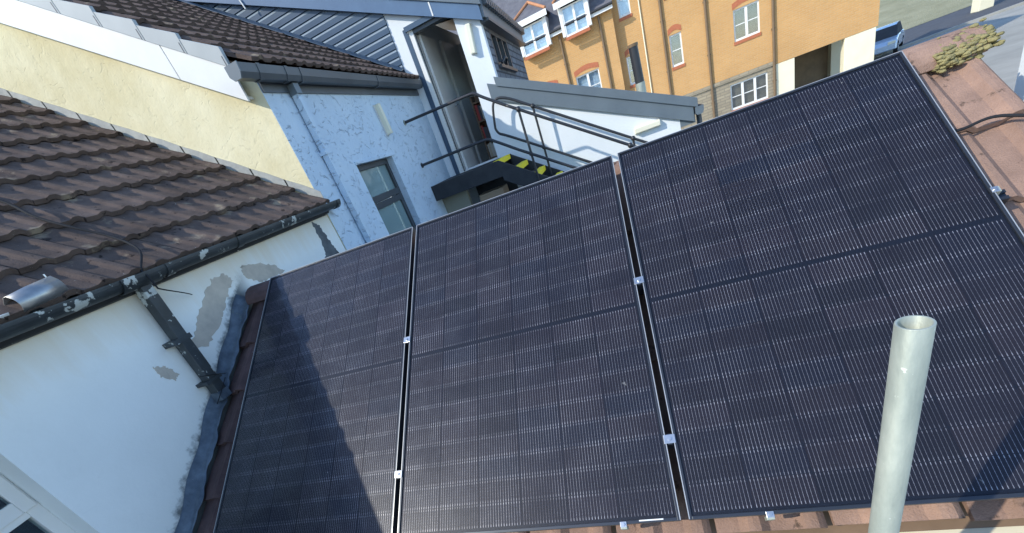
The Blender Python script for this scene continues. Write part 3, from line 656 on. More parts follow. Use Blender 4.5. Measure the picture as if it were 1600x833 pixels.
b.box((wx-.06, by0-.0, bz0), (wx, by0+.06, bz1)).box((wx-.06, by1-.06, bz0), (wx, by1, bz1)).box((wx-.06, by0+.06, bz1-.06), (wx, by1-.06, bz1)).box((wx-.06, by0+.06, bz0), (wx, by1-.06, bz0+.07)).box((wx-.06, by0+.06, .125), (wx, by1-.06, .20))
wf = b.build('window', 'dark_frame', cream, bevel=.003)
MB().box((wx-.02, by0+.05, bz0+.06), (wx+.012, by0+.11, .12)).box((wx-.02, by1-.11, bz0+.06), (wx+.012, by1-.05, .12)).box((wx-.02, by0+.11, .05), (wx+.012, by1-.11, .12)).box((wx-.02, by0+.11, bz0+.06), (wx+.012, by1-.11, bz0+.13)).build('sash', 'dark_frame', wf, bevel=.003)
MB().box((wx-.035, by0+.06, .20), (wx-.03, by1-.06, bz1-.06)).build('pane', 'obscured_glass', wf)
MB().box((wx-.015, by0+.11, bz0+.13), (wx-.010, by1-.11, .05)).build('pane', 'obscured_glass', wf)
MB().box((XB-.6, by0-.6, bz0-.2), (XB-.58, by1+.6, bz1+.2)).build('room_wall', 'interior_paint', wf)
hp = [Vector((XB-.30, 2.85 + .16*math.cos(a), .36 + .20*math.sin(a))) for a in [R(-150 + 12*i) for i in range(24)]]
MB().tube(hp, .012, 8).build('hoop', 'dark_frame', wf)
MB().box((XB-.002, by0-.02, bz1+.001), (XB+.012, by1+.1, bz1+.03)).build('lintel_drip', 'blue_render', wf)
# bargeboard in two lengths, white
BY = 1.405
def bz(x): return 1.215 + .673*(-1.647 - x)
for xa_, xb_ in ((-5.0, -2.157), (-2.151, -1.647)):
    MB().prism([(xa_, BY, bz(xa_)), (xb_, BY, bz(xb_)), (xb_, BY, bz(xb_)+.252), (xa_, BY, bz(xa_)+.252)], (0, .022, 0)).build('bargeboard', 'white_pvc', cream, bevel=.003)
MB().prism([(-5.0, BY+.022, bz(-5.0)+.012), (-1.66, BY+.022, bz(-1.66)+.012), (-1.66, BY+.022, bz(-1.66)+.03), (-5.0, BY+.022, bz(-5.0)+.03)], (0, YC-BY-.022, 0)).build('soffit', 'white_pvc', cream)
# interlocking verge caps, one per course
vx = -1.64
for k in range(11):
    x1 = vx - .3035*k; x0 = x1 - .3035 + .004
    t0, t1 = bz(x0)+.252, bz(x1)+.252
    cap = MB().prism([(x0, BY-.012, t0-.006), (x1, BY-.012, t1-.006), (x1, BY-.012, t1+.137), (x0, BY-.012, t0+.10)], (0, .034, 0))
    if 0: cap.prism([(x0, BY+.022, t0+.085), (x1, BY+.022, t1+.15), (x1, BY+.022, t1+.138), (x0, BY+.022, t0+.073)], (0, .10, 0))
    cp_ = cap.build('verge_cap', 'grey_plastic', cream, bevel=.003)
    MB().prism([(x1-.022, BY-.0135, t1+.012), (x1-.014, BY-.0135, t1+.006), (x1-.014, BY-.0135, t1+.078), (x1-.022, BY-.0135, t1+.082)], (0, .002, 0)).build('cap_slot', 'dark_frame', cp_)
# roof
up2 = Vector((-cs2, 0, sn2)); nr2 = Vector((sn2, 0, cs2))
e0 = Vector((-1.47, YC - .04, 1.43))
b = MB().prism([e0+nr2*-.035, e0+Vector((0,YD-YC+.04,0))+nr2*-.035, e0+Vector((0,YD-YC+.04,0))+up2*4.2+nr2*-.035, e0+up2*4.2+nr2*-.035], nr2*-.04)
dk = b.build('roof', 'timber', cream)
lay_tiles(dk, TILE2, e0 + Vector((0,-.01,0)), (0,1,0), up2, nr2, 12, 11, 'tile_brown', width=.3125)
for me in bpy.data.meshes: pass
tp = e0 + up2*4.1
MB().tube([tp, tp + Vector((0, YD-YC, 0))], .12, 12).build('ridge', 'tile_brown', cream)
# dark grey box gutter and fascia
gx = -1.435
MB().box((XB+.002, YC+.0, 1.245), (XB+.022, YD-.05, 1.42)).build('fascia', 'dark_grey_plastic', cream)
prof = [(-.058,.045),(-.058,-.02),(-.03,-.052),(.03,-.052),(.052,-.015),(.058,.045),(.052,.045),(.046,-.012),(.026,-.046),(-.026,-.046),(-.052,-.018),(-.052,.045)]
gt = MB().sweep(prof, (gx-.03, 1.19, 1.355), (gx-.03, YD-.06, 1.365), (1,0,0), (0,0,1)).build('gutter', 'dark_grey_plastic', cream)
prof2 = [(x*1.1, z*1.1) for x, z in prof]
for y_ in (1.42, 1.78, 2.0, 3.6): MB().sweep(prof2, (gx-.03, y_-.02, 1.355), (gx-.03, y_+.02, 1.355), (1,0,0), (0,0,1)).build('union_bracket', 'dark_grey_plastic', gt)
MB().prism([(gx-.03+x*1.08, 1.185, 1.355+z*1.08) for x, z in ((-.058,.045),(-.058,-.02),(-.03,-.052),(.03,-.052),(.052,-.015),(.058,.045))], (0,-.012,0)).build('stop_end', 'slate_blue_verge', gt)
dp = MB().box((XB+.012, 1.865, GZ), (XB+.077, 1.93, 1.22)).build('downpipe', 'blue_render', cream, bevel=.004)
MB().box((XB+.008, 1.855, 1.215), (XB+.09, 1.94, 1.30)).build('pipe_socket', 'slate_blue_verge', dp, bevel=.003)
for z_ in (.7, -.4): MB().box((XB+.002, 1.845, z_), (XB+.082, 1.95, z_+.03)).build('pipe_clip', 'blue_render', dp)
# stepped lead where the white house roof meets the gable
for k in range(10):
    x1 = -1.50 - .286*k; x0 = x1 - .30
    q = lambda x, d: .30 + SL*(-1.475 - x) + d
    MB().prism([(x0, YC-.008, q(x0,.02)), (x1, YC-.008, q(x1,.02)), (x1, YC-.008, q(x1,.10)), ((x0+x1)/2, YC-.008, q((x0+x1)/2,.108)), (x0, YC-.008, q(x0,.10))], (0, .005 + .0007*(k % 2), 0)).build('step_flashing', 'sunlit_lead', cream)

# ================================================================== bulkhead lights
def bulkhead(loc, xa, ya, lab, n_, L_=.35):
    M = basis(xa, ya, n_, loc)
    r_ = thing('bulkhead_light', None, lab, 'wall light', M=M)
    MB().box((-.048, -L_/2, 0), (.048, L_/2, .02)).build('base', 'white_pvc', r_, M, bevel=.004)
    MB().prism([(-.044,-L_/2+.004,.02),(.044,-L_/2+.004,.02),(.034,-L_/2+.004,.075),(-.034,-L_/2+.004,.075)], (0,L_-.008,0)).build('diffuser', 'diffuser', r_, M, bevel=.008)
def rotv(a, v1, v2): return Vector(v1)*math.cos(a) + Vector(v2)*math.sin(a), Vector(v2)*math.cos(a) - Vector(v1)*math.sin(a)
x_, y_ = rotv(R(5), (0,1,0), (0,0,1)); bulkhead((XB, 3.50, .96), x_, y_, 'long cream bulkhead light upright on the pale blue side wall', (1,0,0))
x_, y_ = rotv(R(-7), (1,0,0), (0,0,1)); bulkhead((-.49, YD, 1.585), x_, y_, 'long cream bulkhead light upright beside the open doorway', (0,-1,0))
x_, y_ = rotv(R(0), (0,0,1), (-1,0,0)); bulkhead((1.66, YD, -.305), x_, y_, 'long cream bulkhead light lying flat under the lean-to verge', (0,-1,0), .37)

# ================================================================== CLAD EXTENSION with the doorway
ext = thing('clad_extension', (-2.2, 6.8, GZ), 'upper extension with navy boards, white wall and open doorway', 'building')
def fz(x): return 1.715 - .435*(x + .26)      # underside of the verge fascia
dx0, dx1, dz0, dz1 = -1.36, -.655, .03, 2.0
b = MB()
def wallpiece(xa_, xb_, za_, zb_l, zb_r): b.prism([(xa_, YD, za_), (xb_, YD, za_), (xb_, YD, zb_r), (xa_, YD, zb_l)], (0, .14, 0))
wallpiece(-1.625, dx0, GZ, fz(-1.625)+.03, fz(dx0)+.03)
wallpiece(dx0, dx1, GZ, dz0-.03, dz0-.03)
wallpiece(dx0, dx1, dz1, fz(dx0)+.03, fz(dx1)+.03)
wallpiece(dx1, -.30, GZ, fz(dx1)+.03, fz(-.30)+.03)
b.build('door_wall', 'smooth_white_render', ext)
k = 0; z = 1.50
while z < 3.75:
    xr = min(-1.627, -.26 - (z - 1.735)/.435 if z > 2.2 else -1.627)
    xl = -1.47 - (z - 1.40)/S2 - .25
    xl = max(xl, -5.4)
    if xr - xl > .1:
        MB().prism([(xl, YD+.012, z), (xl, YD-.020, z), (xl, YD-.020, z+.062), (xl, YD-.004, z+.090), (xl, YD-.004, z+.0965), (xl, YD+.012, z+.097)], (xr - xl, 0, 0)).build('cladding_board', 'navy_cladding', ext)
        MB().prism([(xl, YD-.0215, z+.064), (xl, YD-.0205, z+.062), (xl, YD-.0045, z+.0895), (xl, YD-.0055, z+.0905)], (xr - xl - .004, 0, 0)).build('bevel_sheen', 'sheen_paint', bpy.data.objects[[o_.name for o_ in ext.children if o_.name.startswith('cladding_board')][-1]])  # pale strip painted on each bevel for its sky reflection
    z += .0985
MB().box((-5.4, YD+.02, 1.0), (-1.63, YD+.12, 2.28)).prism([(-5.4,YD+.02,2.28),(-1.63,YD+.02,2.28),(-5.4,YD+.02,3.9)], (0,.1,0)).build('clad_backing', 'navy_cladding', ext)
MB().prism([(-5.2, YD-.16, r2z(-5.2)+.075), (-1.62, YD-.16, r2z(-1.62)+.075), (-1.62, YD-.026, r2z(-1.62)+.11), (-5.2, YD-.026, r2z(-5.2)+.11)], (0,0,-.012)).build('apron_flashing', 'navy_cladding', ext)
MB().tube(smooth([Vector((-3.62,YD-.12,3.235)), Vector((-3.605,YD-.122,3.17)), Vector((-3.595,YD-.118,3.115))]), .012, 6).build('loose_wire', 'white_pvc', ext)
# verge fascia (two steps) and roof
MB().prism([(-5.5, YD-.10, fz(-5.5)), (-.235, YD-.10, fz(-.235)), (-.235, YD-.10, fz(-.235)+.175), (-5.5, YD-.10, fz(-5.5)+.175)], (0, .02, 0)).build('verge_fascia', 'navy_fascia', ext, bevel=.002)
MB().prism([(-5.5, YD-.125, fz(-5.5)+.176), (-.20, YD-.125, fz(-.20)+.176), (-.20, YD-.125, fz(-.20)+.30), (-5.5, YD-.125, fz(-5.5)+.30)], (0, .045, 0)).build('verge_trim', 'slate_blue_verge', ext, bevel=.002)
MB().prism([(-5.5, YD-.08, fz(-5.5)+.004), (-.24, YD-.08, fz(-.24)+.004), (-.24, YD-.08, fz(-.24)+.02), (-5.5, YD-.08, fz(-5.5)+.02)], (0,.079,0)).build('soffit', 'navy_fascia', ext)
MB().box((-.905, YD-.106, fz(-.905)+.004), (-.885, YD-.1005, fz(-.885)+.172)).build('fascia_joint', 'white_pvc', ext)
MB().prism([(-5.5, YD-.08, fz(-5.5)+.20), (-.24, YD-.08, fz(-.24)+.20), (-.24, YD-.08, fz(-.24)+.27), (-5.5, YD-.08, fz(-5.5)+.27)], (0,3.6,0)).build('roof', 'dark_grey_plastic', ext)
for k in range(22):
    y_ = YD + .04 + k*.158
    MB().box((-.25, y_, fz(-.2)+.19), (-.14, y_+.10, fz(-.2)+.29)).build('eave_tile_end', 'dark_grey_plastic', ext)
# right side wall with hung slates and dark window
b = MB(); sx_ = -.30; wy0_, wy1_, wz0_, wz1_ = 5.66, 7.0, 1.22, 1.69
b.box((sx_-.12, YD+.141, GZ), (sx_, 8.6, wz0_)).box((sx_-.12, YD+.141, wz0_), (sx_, wy0_, 1.78)).box((sx_-.12, wy1_, wz0_), (sx_, 8.6, 1.78)).box((sx_-.12, wy0_, wz1_), (sx_, wy1_, 1.78))
b.build('slate_hung_wall', 'slate_hung', ext)
MB().box((sx_+.002, YD-.07, 1.735), (sx_+.10, 8.6, 1.99)).build('side_fascia', 'slate_blue_verge', ext)
MB().box((sx_+.002, YD+.02, 1.70), (sx_+.13, 8.6, 1.733)).build('side_soffit', 'dark_grey_plastic', ext)
b = MB()
for ya_, yb_ in ((wy0_, wy0_+.05), (6.07, 6.13), (6.53, 6.59), (wy1_-.05, wy1_)): b.box((sx_-.07, ya_, wz0_), (sx_+.004, yb_, wz1_))
b.box((sx_-.07, wy0_+.05, wz0_), (sx_+.003, wy1_-.05, wz0_+.05)).box((sx_-.07, wy0_+.05, wz1_-.05), (sx_+.003, wy1_-.05, wz1_))
wf = b.build('window', 'dark_frame', ext)
for ya_, yb_ in ((wy0_+.05, 6.07), (6.13, 6.53), (6.59, wy1_-.05)): MB().box((sx_-.04, ya_, wz0_+.05), (sx_-.035, yb_, wz1_-.05)).build('pane', 'window_glass', wf)
MB().box((sx_+.004, wy0_-.05, wz0_-.04), (sx_+.06, wy1_+.05, wz0_)).build('sill', 'dark_frame', wf)
b = MB()
b.tube([(sx_+.05, 5.72, wz0_+.02), (sx_+.10, 5.80, wz0_+.08), (sx_+.10, 5.98, wz0_+.08), (sx_+.05, 6.06, wz0_+.02)], .018, 8); b.build('handle', 'black_iron', wf)
MB().box((-5.4, 8.45, GZ), (-.43, 8.6, 1.75)).build('rear_wall', 'smooth_white_render', ext)
# doorway
fr = MB().box((dx0, YD-.012, dz0-.03), (dx0+.07, YD+.139, dz1-.001)).build('door_frame', 'white_pvc', ext, bevel=.003)
MB().box((dx0+.07, YD+.03, dz0), (dx0+.085, YD+.05, dz1-.05)).build('weather_seal', 'dark_frame', fr)
MB().box((dx0+.071, YD+.06, dz0-.029), (dx1-.001, YD+.139, dz0+.02)).build('threshold', 'white_pvc', fr)
MB().box((dx0-.075, YD-.016, dz0-.02), (dx0-.002, YD-.001, dz1+.04)).build('side_strip', 'navy_cladding', fr)  # narrow navy strip along the left of the door frame
MB().box((dx0-.03, YD-.06, dz1-.004), (dx1+.04, YD-.001, dz1+.055)).build('head_flashing', 'navy_cladding', fr)
MB().box((dx0+.071, YD-.012, dz1-.05), (dx1-.001, YD+.13, dz1-.005)).build('head_jamb', 'dark_frame', fr)
MB().box((dx0-.012, YD-.03, dz1-.02), (dx0+.028, YD-.0125, dz1+.03)).build('head_cap', 'white_pvc', fr)
lf = MB().box((dx0+.075, YD+.145, dz0+.005), (dx0+.115, YD+.80, dz1-.055)).build('added_door_leaf', 'white_pvc', ext, bevel=.003)  # pale leaf added just inside to brighten the doorway
MB().tube([(dx0+.116, YD+.70, 1.0), (dx0+.155, YD+.70, 1.0), (dx0+.155, YD+.60, 1.0)], .009, 8).build('handle', 'bright_steel', lf)
# room behind
MB().box((-1.52, YD+.141, -.05), (-.43, 8.44, .01)).build('room_floor', 'interior_paint', ext)
MB().box((-1.52, YD+.141, .01), (-1.405, 8.44, 2.3)).build('room_wall', 'interior_paint', ext)
MB().box((-1.404, 7.95, .01), (-.43, 8.05, 2.1)).build('room_wall', 'interior_paint', ext)
MB().box((-1.404, 6.75, .011), (-1.36, 7.5, 2.05)).build('inner_door', 'white_pvc', ext, bevel=.003)

shelf = thing('bookshelf', (-.71, 6.32, .011), 'dark bookshelf with rows of books seen through the open doorway', 'bookshelf')
b = MB(); X0, X1, Y0, Y1 = -1.05, -.44, 6.20, 6.44
b.box((X0, Y0, .011), (X0+.025, Y1, 1.05)).box((X1-.025, Y0, .011), (X1, Y1, 1.05)).box((X0+.025, Y1-.015, .011), (X1-.025, Y1, 1.05))
b.build('case', 'timber', shelf)
for zz in (.03, .33, .64, .93): MB().box((X0+.026, Y0+.004, zz), (X1-.026, Y1-.016, zz+.025)).build('shelf', 'timber', shelf)
for zz in (.057, .357, .667):
    x = X0 + .03
    while x < X0 + .42:
        wd = random.uniform(.02, .05); h = random.uniform(.17, .25)
        ci = random.choice((0,1,1,2,3,4,1))
        bk = MB().box((x, Y0+.02, zz-.001), (x+wd-.002, Y0+.18, zz+h)).build('book', 'book%d' % ci)
        tag(bk, ('red', 'pale grey', 'black', 'tan', 'dark blue')[ci] + ' book on the ' + {.057: 'lowest', .357: 'middle', .667: 'upper'}[zz] + ' row of the bookshelf in the doorway', 'book', 'books on the shelf'); x += wd
        
# ================================================================== LEAN-TO beyond the stairs
lean = thing('lean_to', (1.0, 6.8, GZ), 'white lean-to with slate blue verge sloping down beside the stairs', 'building')
def lz(x): return 1.06 - .4576*(x + .33)       # top of the verge cap
b = MB(); b.prism([(-.30, YD+.001, GZ), (2.11, YD+.001, GZ), (2.11, YD+.001, lz(2.11)-.29), (-.30, YD+.001, lz(-.30)-.29)], (0,.14,0)); b.build('wall', 'smooth_white_render', lean)
MB().box((1.97, YD+.142, GZ), (2.11, 8.5, lz(2.11)-.28)).build('end_wall', 'smooth_white_render', lean)
MB().prism([(-.46, YD-.05, lz(-.46)-.32), (2.30, YD-.05, lz(2.30)-.312), (2.30, YD-.05, lz(2.30)-.10), (-.46, YD-.05, lz(-.46)-.10)], (0,.05,0)).build('barge_board', 'slate_blue_verge', lean, bevel=.003)
MB().prism([(-.33, YD-.075, lz(-.33)-.12), (2.36, YD-.075, lz(2.36)-.12), (2.36, YD-.075, lz(2.36)), (-.33, YD-.075, lz(-.33))], (0,.10,0)).build('verge_cap', 'slate_blue_verge', lean, bevel=.004)
MB().prism([(-.29, YD+.026, lz(-.29)-.10), (2.34, YD+.026, lz(2.34)-.10), (2.34, YD+.026, lz(2.34)-.02), (-.29, YD+.026, lz(-.29)-.02)], (0,3.3,0)).build('roof', 'grey_membrane', lean)
prof = [(-.055,.05),(-.055,-.03),(-.03,-.055),(.03,-.055),(.055,-.02),(.058,.05),(.05,.05),(.047,-.015),(.026,-.047),(-.026,-.047),(-.047,-.025),(-.047,.05)]
gt = MB().sweep(prof, (2.375, YD-.06, lz(2.36)-.16), (2.375, 8.4, lz(2.36)-.16), (1,0,0), (0,0,1)).build('gutter', 'slate_blue_verge', lean)
MB().prism([(2.375+x, YD-.06, lz(2.36)-.16+z) for x, z in prof[:6]], (0,-.01,0)).build('stop_end', 'slate_blue_verge', gt)
MB().box((2.11, YD+.0, lz(2.36)-.30), (2.315, 8.4, lz(2.36)-.125)).build('eaves_box', 'slate_blue_verge', lean)
gz = lz(2.36)-.21
MB().tube(smooth([Vector((2.375, YD+.05, gz)), Vector((2.375, YD+.05, gz-.16)), Vector((2.33, YD+.045, gz-.26)), Vector((2.20, YD+.04, gz-.36)), Vector((2.155, YD+.04, gz-.48)), Vector((2.155, YD+.04, GZ+.02))]), .036, 12).build('downpipe', 'dark_frame', lean)
MB().box((2.112, YD-.01, gz-.52), (2.20, YD+.085, gz-.485)).build('pipe_clip', 'bright_steel', lean)

fl = thing('flue_pipe', (1.715, 6.2, lz(1.715)-.03), 'black flue pipe with pale steel base rising behind the lean-to verge', 'flue')
fz0 = lz(1.715) - .05
MB().tube([(1.725,6.2,fz0), (1.72,6.2,.27)], .075, 18).build('base_section', 'galvanised', fl)
MB().tube([(1.72,6.2,.27), (1.70,6.2,.76)], .071, 18).build('pipe', 'black_iron', fl)
MB().tube([(1.70,6.2,.76), (1.70,6.2,.80)], .080, 18).build('cap', 'pipe_brown', fl)

# ================================================================== EXTERNAL STAIRCASE
st_ = thing('external_staircase', (.5, 4.65, GZ), 'black steel staircase with yellow nosings and black tube handrails', 'staircase')
LY0, LY1 = 4.2, YD - .002
MB().box((XB+.002, LY0+.03, -.03), (-.43, LY1, .026)).build('landing', 'black_paint', st_)
MB().box((XB+.002, LY0, -.185), (-.43, LY0+.03, .03)).build('landing_beam', 'black_paint', st_, bevel=.003)
MB().box((XB+.002, LY1-.05, -.185), (-.43, LY1, -.031)).build('landing_beam', 'black_paint', st_)
NS = 19; rise = (0.026 - GZ)/20; go = rise/.68
for k in range(NS+1):
    x0 = -.43 + go*k; zt = .026 - rise*k
    if k > 0: MB().box((x0-go-.002, LY0+.032, zt-.03), (x0, LY1-.12, zt)).build('tread', 'black_paint', st_)
    MB().box((x0-.085, LY0+.05, zt+.0005), (x0+.008, LY1-.14, zt+.008)).box((x0+.0005, LY0+.05, zt-.06), (x0+.008, LY1-.14, zt+.0005)).build('nosing', 'yellow_nosing', st_)
xe = -.43 + go*NS
for y_ in (LY0, LY1-.118):
    MB().prism([(-.43, y_, .03), (xe+go, y_, .03-rise*20+.0), (xe+go-.3, y_, GZ), (-.43, y_, -.24)], (0,.03,0)).build('stringer', 'black_paint', st_)
def rail_tube(name, pts, r=.0185): return MB().tube(smooth([Vector(p) for p in pts], 6), r, 10).build(name, 'black_iron', st_)
YN, YF = 4.2, 5.02
def hs(x, z0): return z0 - .68*(x)
zt, zm = .545, -.005      # heights of the two rails above x = 0
xE = 3.9
rail_tube('handrail', [(XB, YN, .905), (-1.0, YN, .895), (-.58, YN, .89), (-.46, YN, .875), (-.36, YN, hs(-.36, zt)+.01), (-.1, YN, hs(-.1, zt)), (.05, YN, hs(.05, zt)), (1.5, YN, hs(1.5, zt)), (xE, YN, hs(xE, zt))])
rail_tube('knee_rail', [(XB, YN, .335), (-1.0, YN, .332), (-.6, YN, .33), (-.47, YN, .318), (-.36, YN, hs(-.36, zm)+.01), (-.1, YN, hs(-.1, zm)), (.05, YN, hs(.05, zm)), (1.5, YN, hs(1.5, zm)), (xE, YN, hs(xE, zm))])
rail_tube('handrail', [(xE, YF, hs(xE, .60)), (1.5, YF, hs(1.5, .60)), (.13, YF, hs(.13, .60)), (-.15, YF, hs(-.15, .60)), (-.31, YF, .775), (-.40, YF, .76), (-.45, YF, .69), (-.50, YF, .48), (-.505, YF, .41), (-.47, YF, .345), (-.38, YF, .29), (-.15, YF, hs(-.15,.035)), (.13, YF, hs(.13,.035)), (1.5, YF, hs(1.5, .035)), (xE, YF, hs(xE, .035))])
for y_, z_t, z_m, xs in ((YN, zt, zm, (.05, 1.35, 2.65, 3.85)), (YF, .60, .035, (.13, 1.43, 2.73, 3.85))):
    for x in xs:
        p = MB().tube([(x, y_, hs(x, z_t)), (x+.005, y_, hs(x, z_t) - .62), (x+.005, y_, hs(x, z_t) - 1.10)], .0165, 10).build('post', 'black_iron', st_)
        MB().ball((x, y_, hs(x, z_t)), .034, 10, 6).build('joint', 'black_iron', p)
        MB().ball((x, y_, hs(x, z_m)), .030, 10, 6).build('joint', 'black_iron', p)
for z_ in (.905, .335): MB().tube([(XB+.001, YN, z_), (XB+.014, YN, z_)], .034, 12).build('wall_flange', 'galvanised' if z_ > .5 else 'black_iron', st_)
MB().box((-1.11, 4.97, GZ), (-.44, 5.0, -.19)).build('shade_sheet', 'black_paint', st_)  # black sheet added for the deep shade under the landing
MB().box((XB+.003, 4.45, GZ), (-1.12, 4.55, -.19)).build('store_panel', 'far_stone', st_)
bx = MB().box((-.95, 4.45, -.72), (-.55, 4.80, -.34)).build('cardboard_box', 'cardboard', None, bevel=.004); tag(bx, 'brown cardboard box stowed under the dark landing', 'box')
sp = MB().box((-1.1, 4.35, -.76), (-.48, 4.95, -.721)).build('store_shelf', 'black_paint', st_)
for x in (-1.08, -.54): MB().box((x, 4.36, GZ), (x+.04, 4.40, -.76)).build('shelf_post', 'black_paint', st_)

# ================================================================== BRICK APARTMENT BLOCK
YAW = R(-4.42)
ex = Vector((math.cos(YAW), math.sin(YAW), 0)); nb = Vector((-math.sin(YAW), math.cos(YAW), 0))
MBk = basis(ex, nb, (0,0,1), nb*23.0)
block = thing('brick_apartment_block', None, 'buff brick apartment block with white windows and slate roof', 'building', M=MBk @ Matrix.Translation((2, 3, GZ)))
def bb(m, name, mt, parent=block, **kw): return m.build(name, mt, parent, MBk, **kw)
def grid_wall(e0, e1, z0, z1, holes, y0, y1, name, mt):
    xs = sorted({e0, e1, *[h[0] for h in holes], *[h[1] for h in holes]}); zs = sorted({z0, z1, *[h[2] for h in holes], *[h[3] for h in holes]})
    m = MB()
    for a_, c_ in zip(xs[:-1], xs[1:]):
        for p, q in zip(zs[:-1], zs[1:]):
            cx, cz = (a_+c_)/2, (p+q)/2
            if any(h[0] < cx < h[1] and h[2] < cz < h[3] for h in holes): continue
            m.box((a_, y0, p), (c_, y1, q))
    return bb(m, name, mt)
def block_window(e0, e1, z0, z1, y, lights=2, bars=True, back='curtain', arch=True, sill=True):
    f = .06; m = MB()
    m.box((e0, y+.06, z0), (e0+f, y+.13, z1)).box((e1-f, y+.06, z0), (e1, y+.13, z1)).box((e0+f, y+.06, z0), (e1-f, y+.13, z0+f+.02)).box((e0+f, y+.06, z1-f), (e1-f, y+.13, z1))
    for k in range(1, lights):
        x = e0 + (e1-e0)*k/lights; m.box((x-.05, y+.06, z0+f+.02), (x+.05, y+.13, z1-f))
    wf = bb(m, 'window', 'white_pvc')
    for k in range(lights):
        xa_ = e0 + (e1-e0)*k/lights + f; xb_ = e0 + (e1-e0)*(k+1)/lights - f
        bb(MB().box((xa_-.004, y+.10, z0+f+.016), (xb_+.004, y+.105, z1-f+.004)), 'pane', 'block_glass', wf)
        if bars: bb(MB().box((xa_, y+.085, (z0+z1)/2-.016), (xb_, y+.11, (z0+z1)/2+.016)), 'glazing_bar', 'white_pvc', wf)
    bb(MB().box((e0+.01, y+.20, z0+.01), (e1-.01, y+.22, z1-.01)), 'curtain', back, wf)
    if sill: bb(MB().box((e0-.03, y-.03, z0-.12), (e1+.03, y+.05, z0-.001)), 'sill', 'red_brick', wf)
    if arch:
        n = 8; w_ = e1 - e0; P = []
        for i in range(n+1):
            u = i/n; P.append((e0-.03 + (w_+.06)*u, y-.012, z1 + .02 + .11*math.sin(math.pi*u)))
        Q = [(p[0], p[1], p[2]+.20) for p in reversed(P)]
        bb(MB().prism(P + Q, (0, .05, 0)), 'arch', 'red_brick', wf)
        bb(MB().prism([(e0, y+.05, z1-.002)] + [(p[0]*.97+.03*(e0+e1)/2, y+.05, p[2]+.004) for p in P] + [(e1, y+.05, z1-.002)], (0,.06,0)), 'arch_head', 'white_pvc', wf)
YL = -.40         # left wing stands forward
LW = [(-1.74, -.63, .40, 1.56), (-3.75, -2.62, .40, 1.56), (-5.8, -4.7, .40, 1.56)]
grid_wall(-9.0, .36, GZ, 3.45, LW, YL, YL+.3, 'left_wall', 'buff_brick')
for h in LW: block_window(*h, YL)
bb(MB().box((.06, YL+.301, GZ), (.36, 6, 3.45)), 'return_wall', 'buff_brick')
RW = [(2.53, 3.03, .40, 1.60), (5.09, 6.07, .40, 1.52), (.62, 1.10, .38, 1.50), (.62, 1.14, 2.98, 4.2), (2.53, 3.03, 3.0, 4.2), (5.09, 6.07, 3.0, 4.2), (8.3, 9.2, 3.0, 4.2)]
grid_wall(.361, 10.2, -.83, 6.2, RW, 0, .3, 'right_wall', 'buff_brick')
for i, h in enumerate(RW): block_window(*h, 0, lights=2 if h[1]-h[0] > .8 else 1, back='dark_room' if i in (0, 1, 2) else 'curtain')
GWH = [(4.80, 6.30, -2.16, -1.13)]
grid_wall(.361, 6.60, GZ, -.98, GWH, .02, .3, 'ground_floor_wall', 'stone_plinth')
block_window(*GWH[0], .02, lights=3, back='brown_room', arch=False)
bb(MB().box((.361, -.035, -.98), (6.60, .3, -.831)), 'string_course', 'stone_plinth')
bb(MB().box((6.601, .0, -.98), (10.2, .3, -.8305)), 'undercroft_beam', 'buff_brick')
bb(MB().box((6.601, .301, -.98), (10.2, 7.0, -.84)), 'undercroft_ceiling', 'far_stone')
bb(MB().box((6.45, .301, GZ), (6.60, 7.0, -.981)), 'undercroft_wall', 'stone_plinth')
bb(MB().box((6.601, 3.66, GZ), (9.75, 3.9, -.981)), 'undercroft_back', 'brown_room')
for x0, x1, y0 in ((6.62, 7.32, .01), (9.55, 9.98, 3.2), (9.10, 10.15, .01)):
    bb(MB().box((x0, y0, GZ), (x1, y0+.45, -.9805)), 'pillar', 'pillar_cream', bevel=.02)
bb(MB().box((10.19, .301, -.83), (10.2, 9, 6.2)).box((.361, 8.8, GZ), (6.44, 9, 6.2)), 'end_wall', 'buff_brick')
for x, y in ((-2.04, YL), (-.21, YL), (2.32, 0), (4.05, 0), (6.54, 0)):
    p = bb(MB().tube([(x, y-.075, GZ+.02), (x, y-.075, 3.35 if y < 0 else 6.1)], .055, 10), 'downpipe', 'pipe_brown')
    for z_ in (-1.6, .3, 2.2): bb(MB().box((x-.075, y-.09, z_), (x+.075, y-.001, z_+.06)), 'pipe_clip', 'pipe_brown', p)
bb(MB().tube([(1.50, -.05, GZ+.02), (1.50, -.05, 6.1)], .028, 8), 'downpipe', 'pillar_cream')
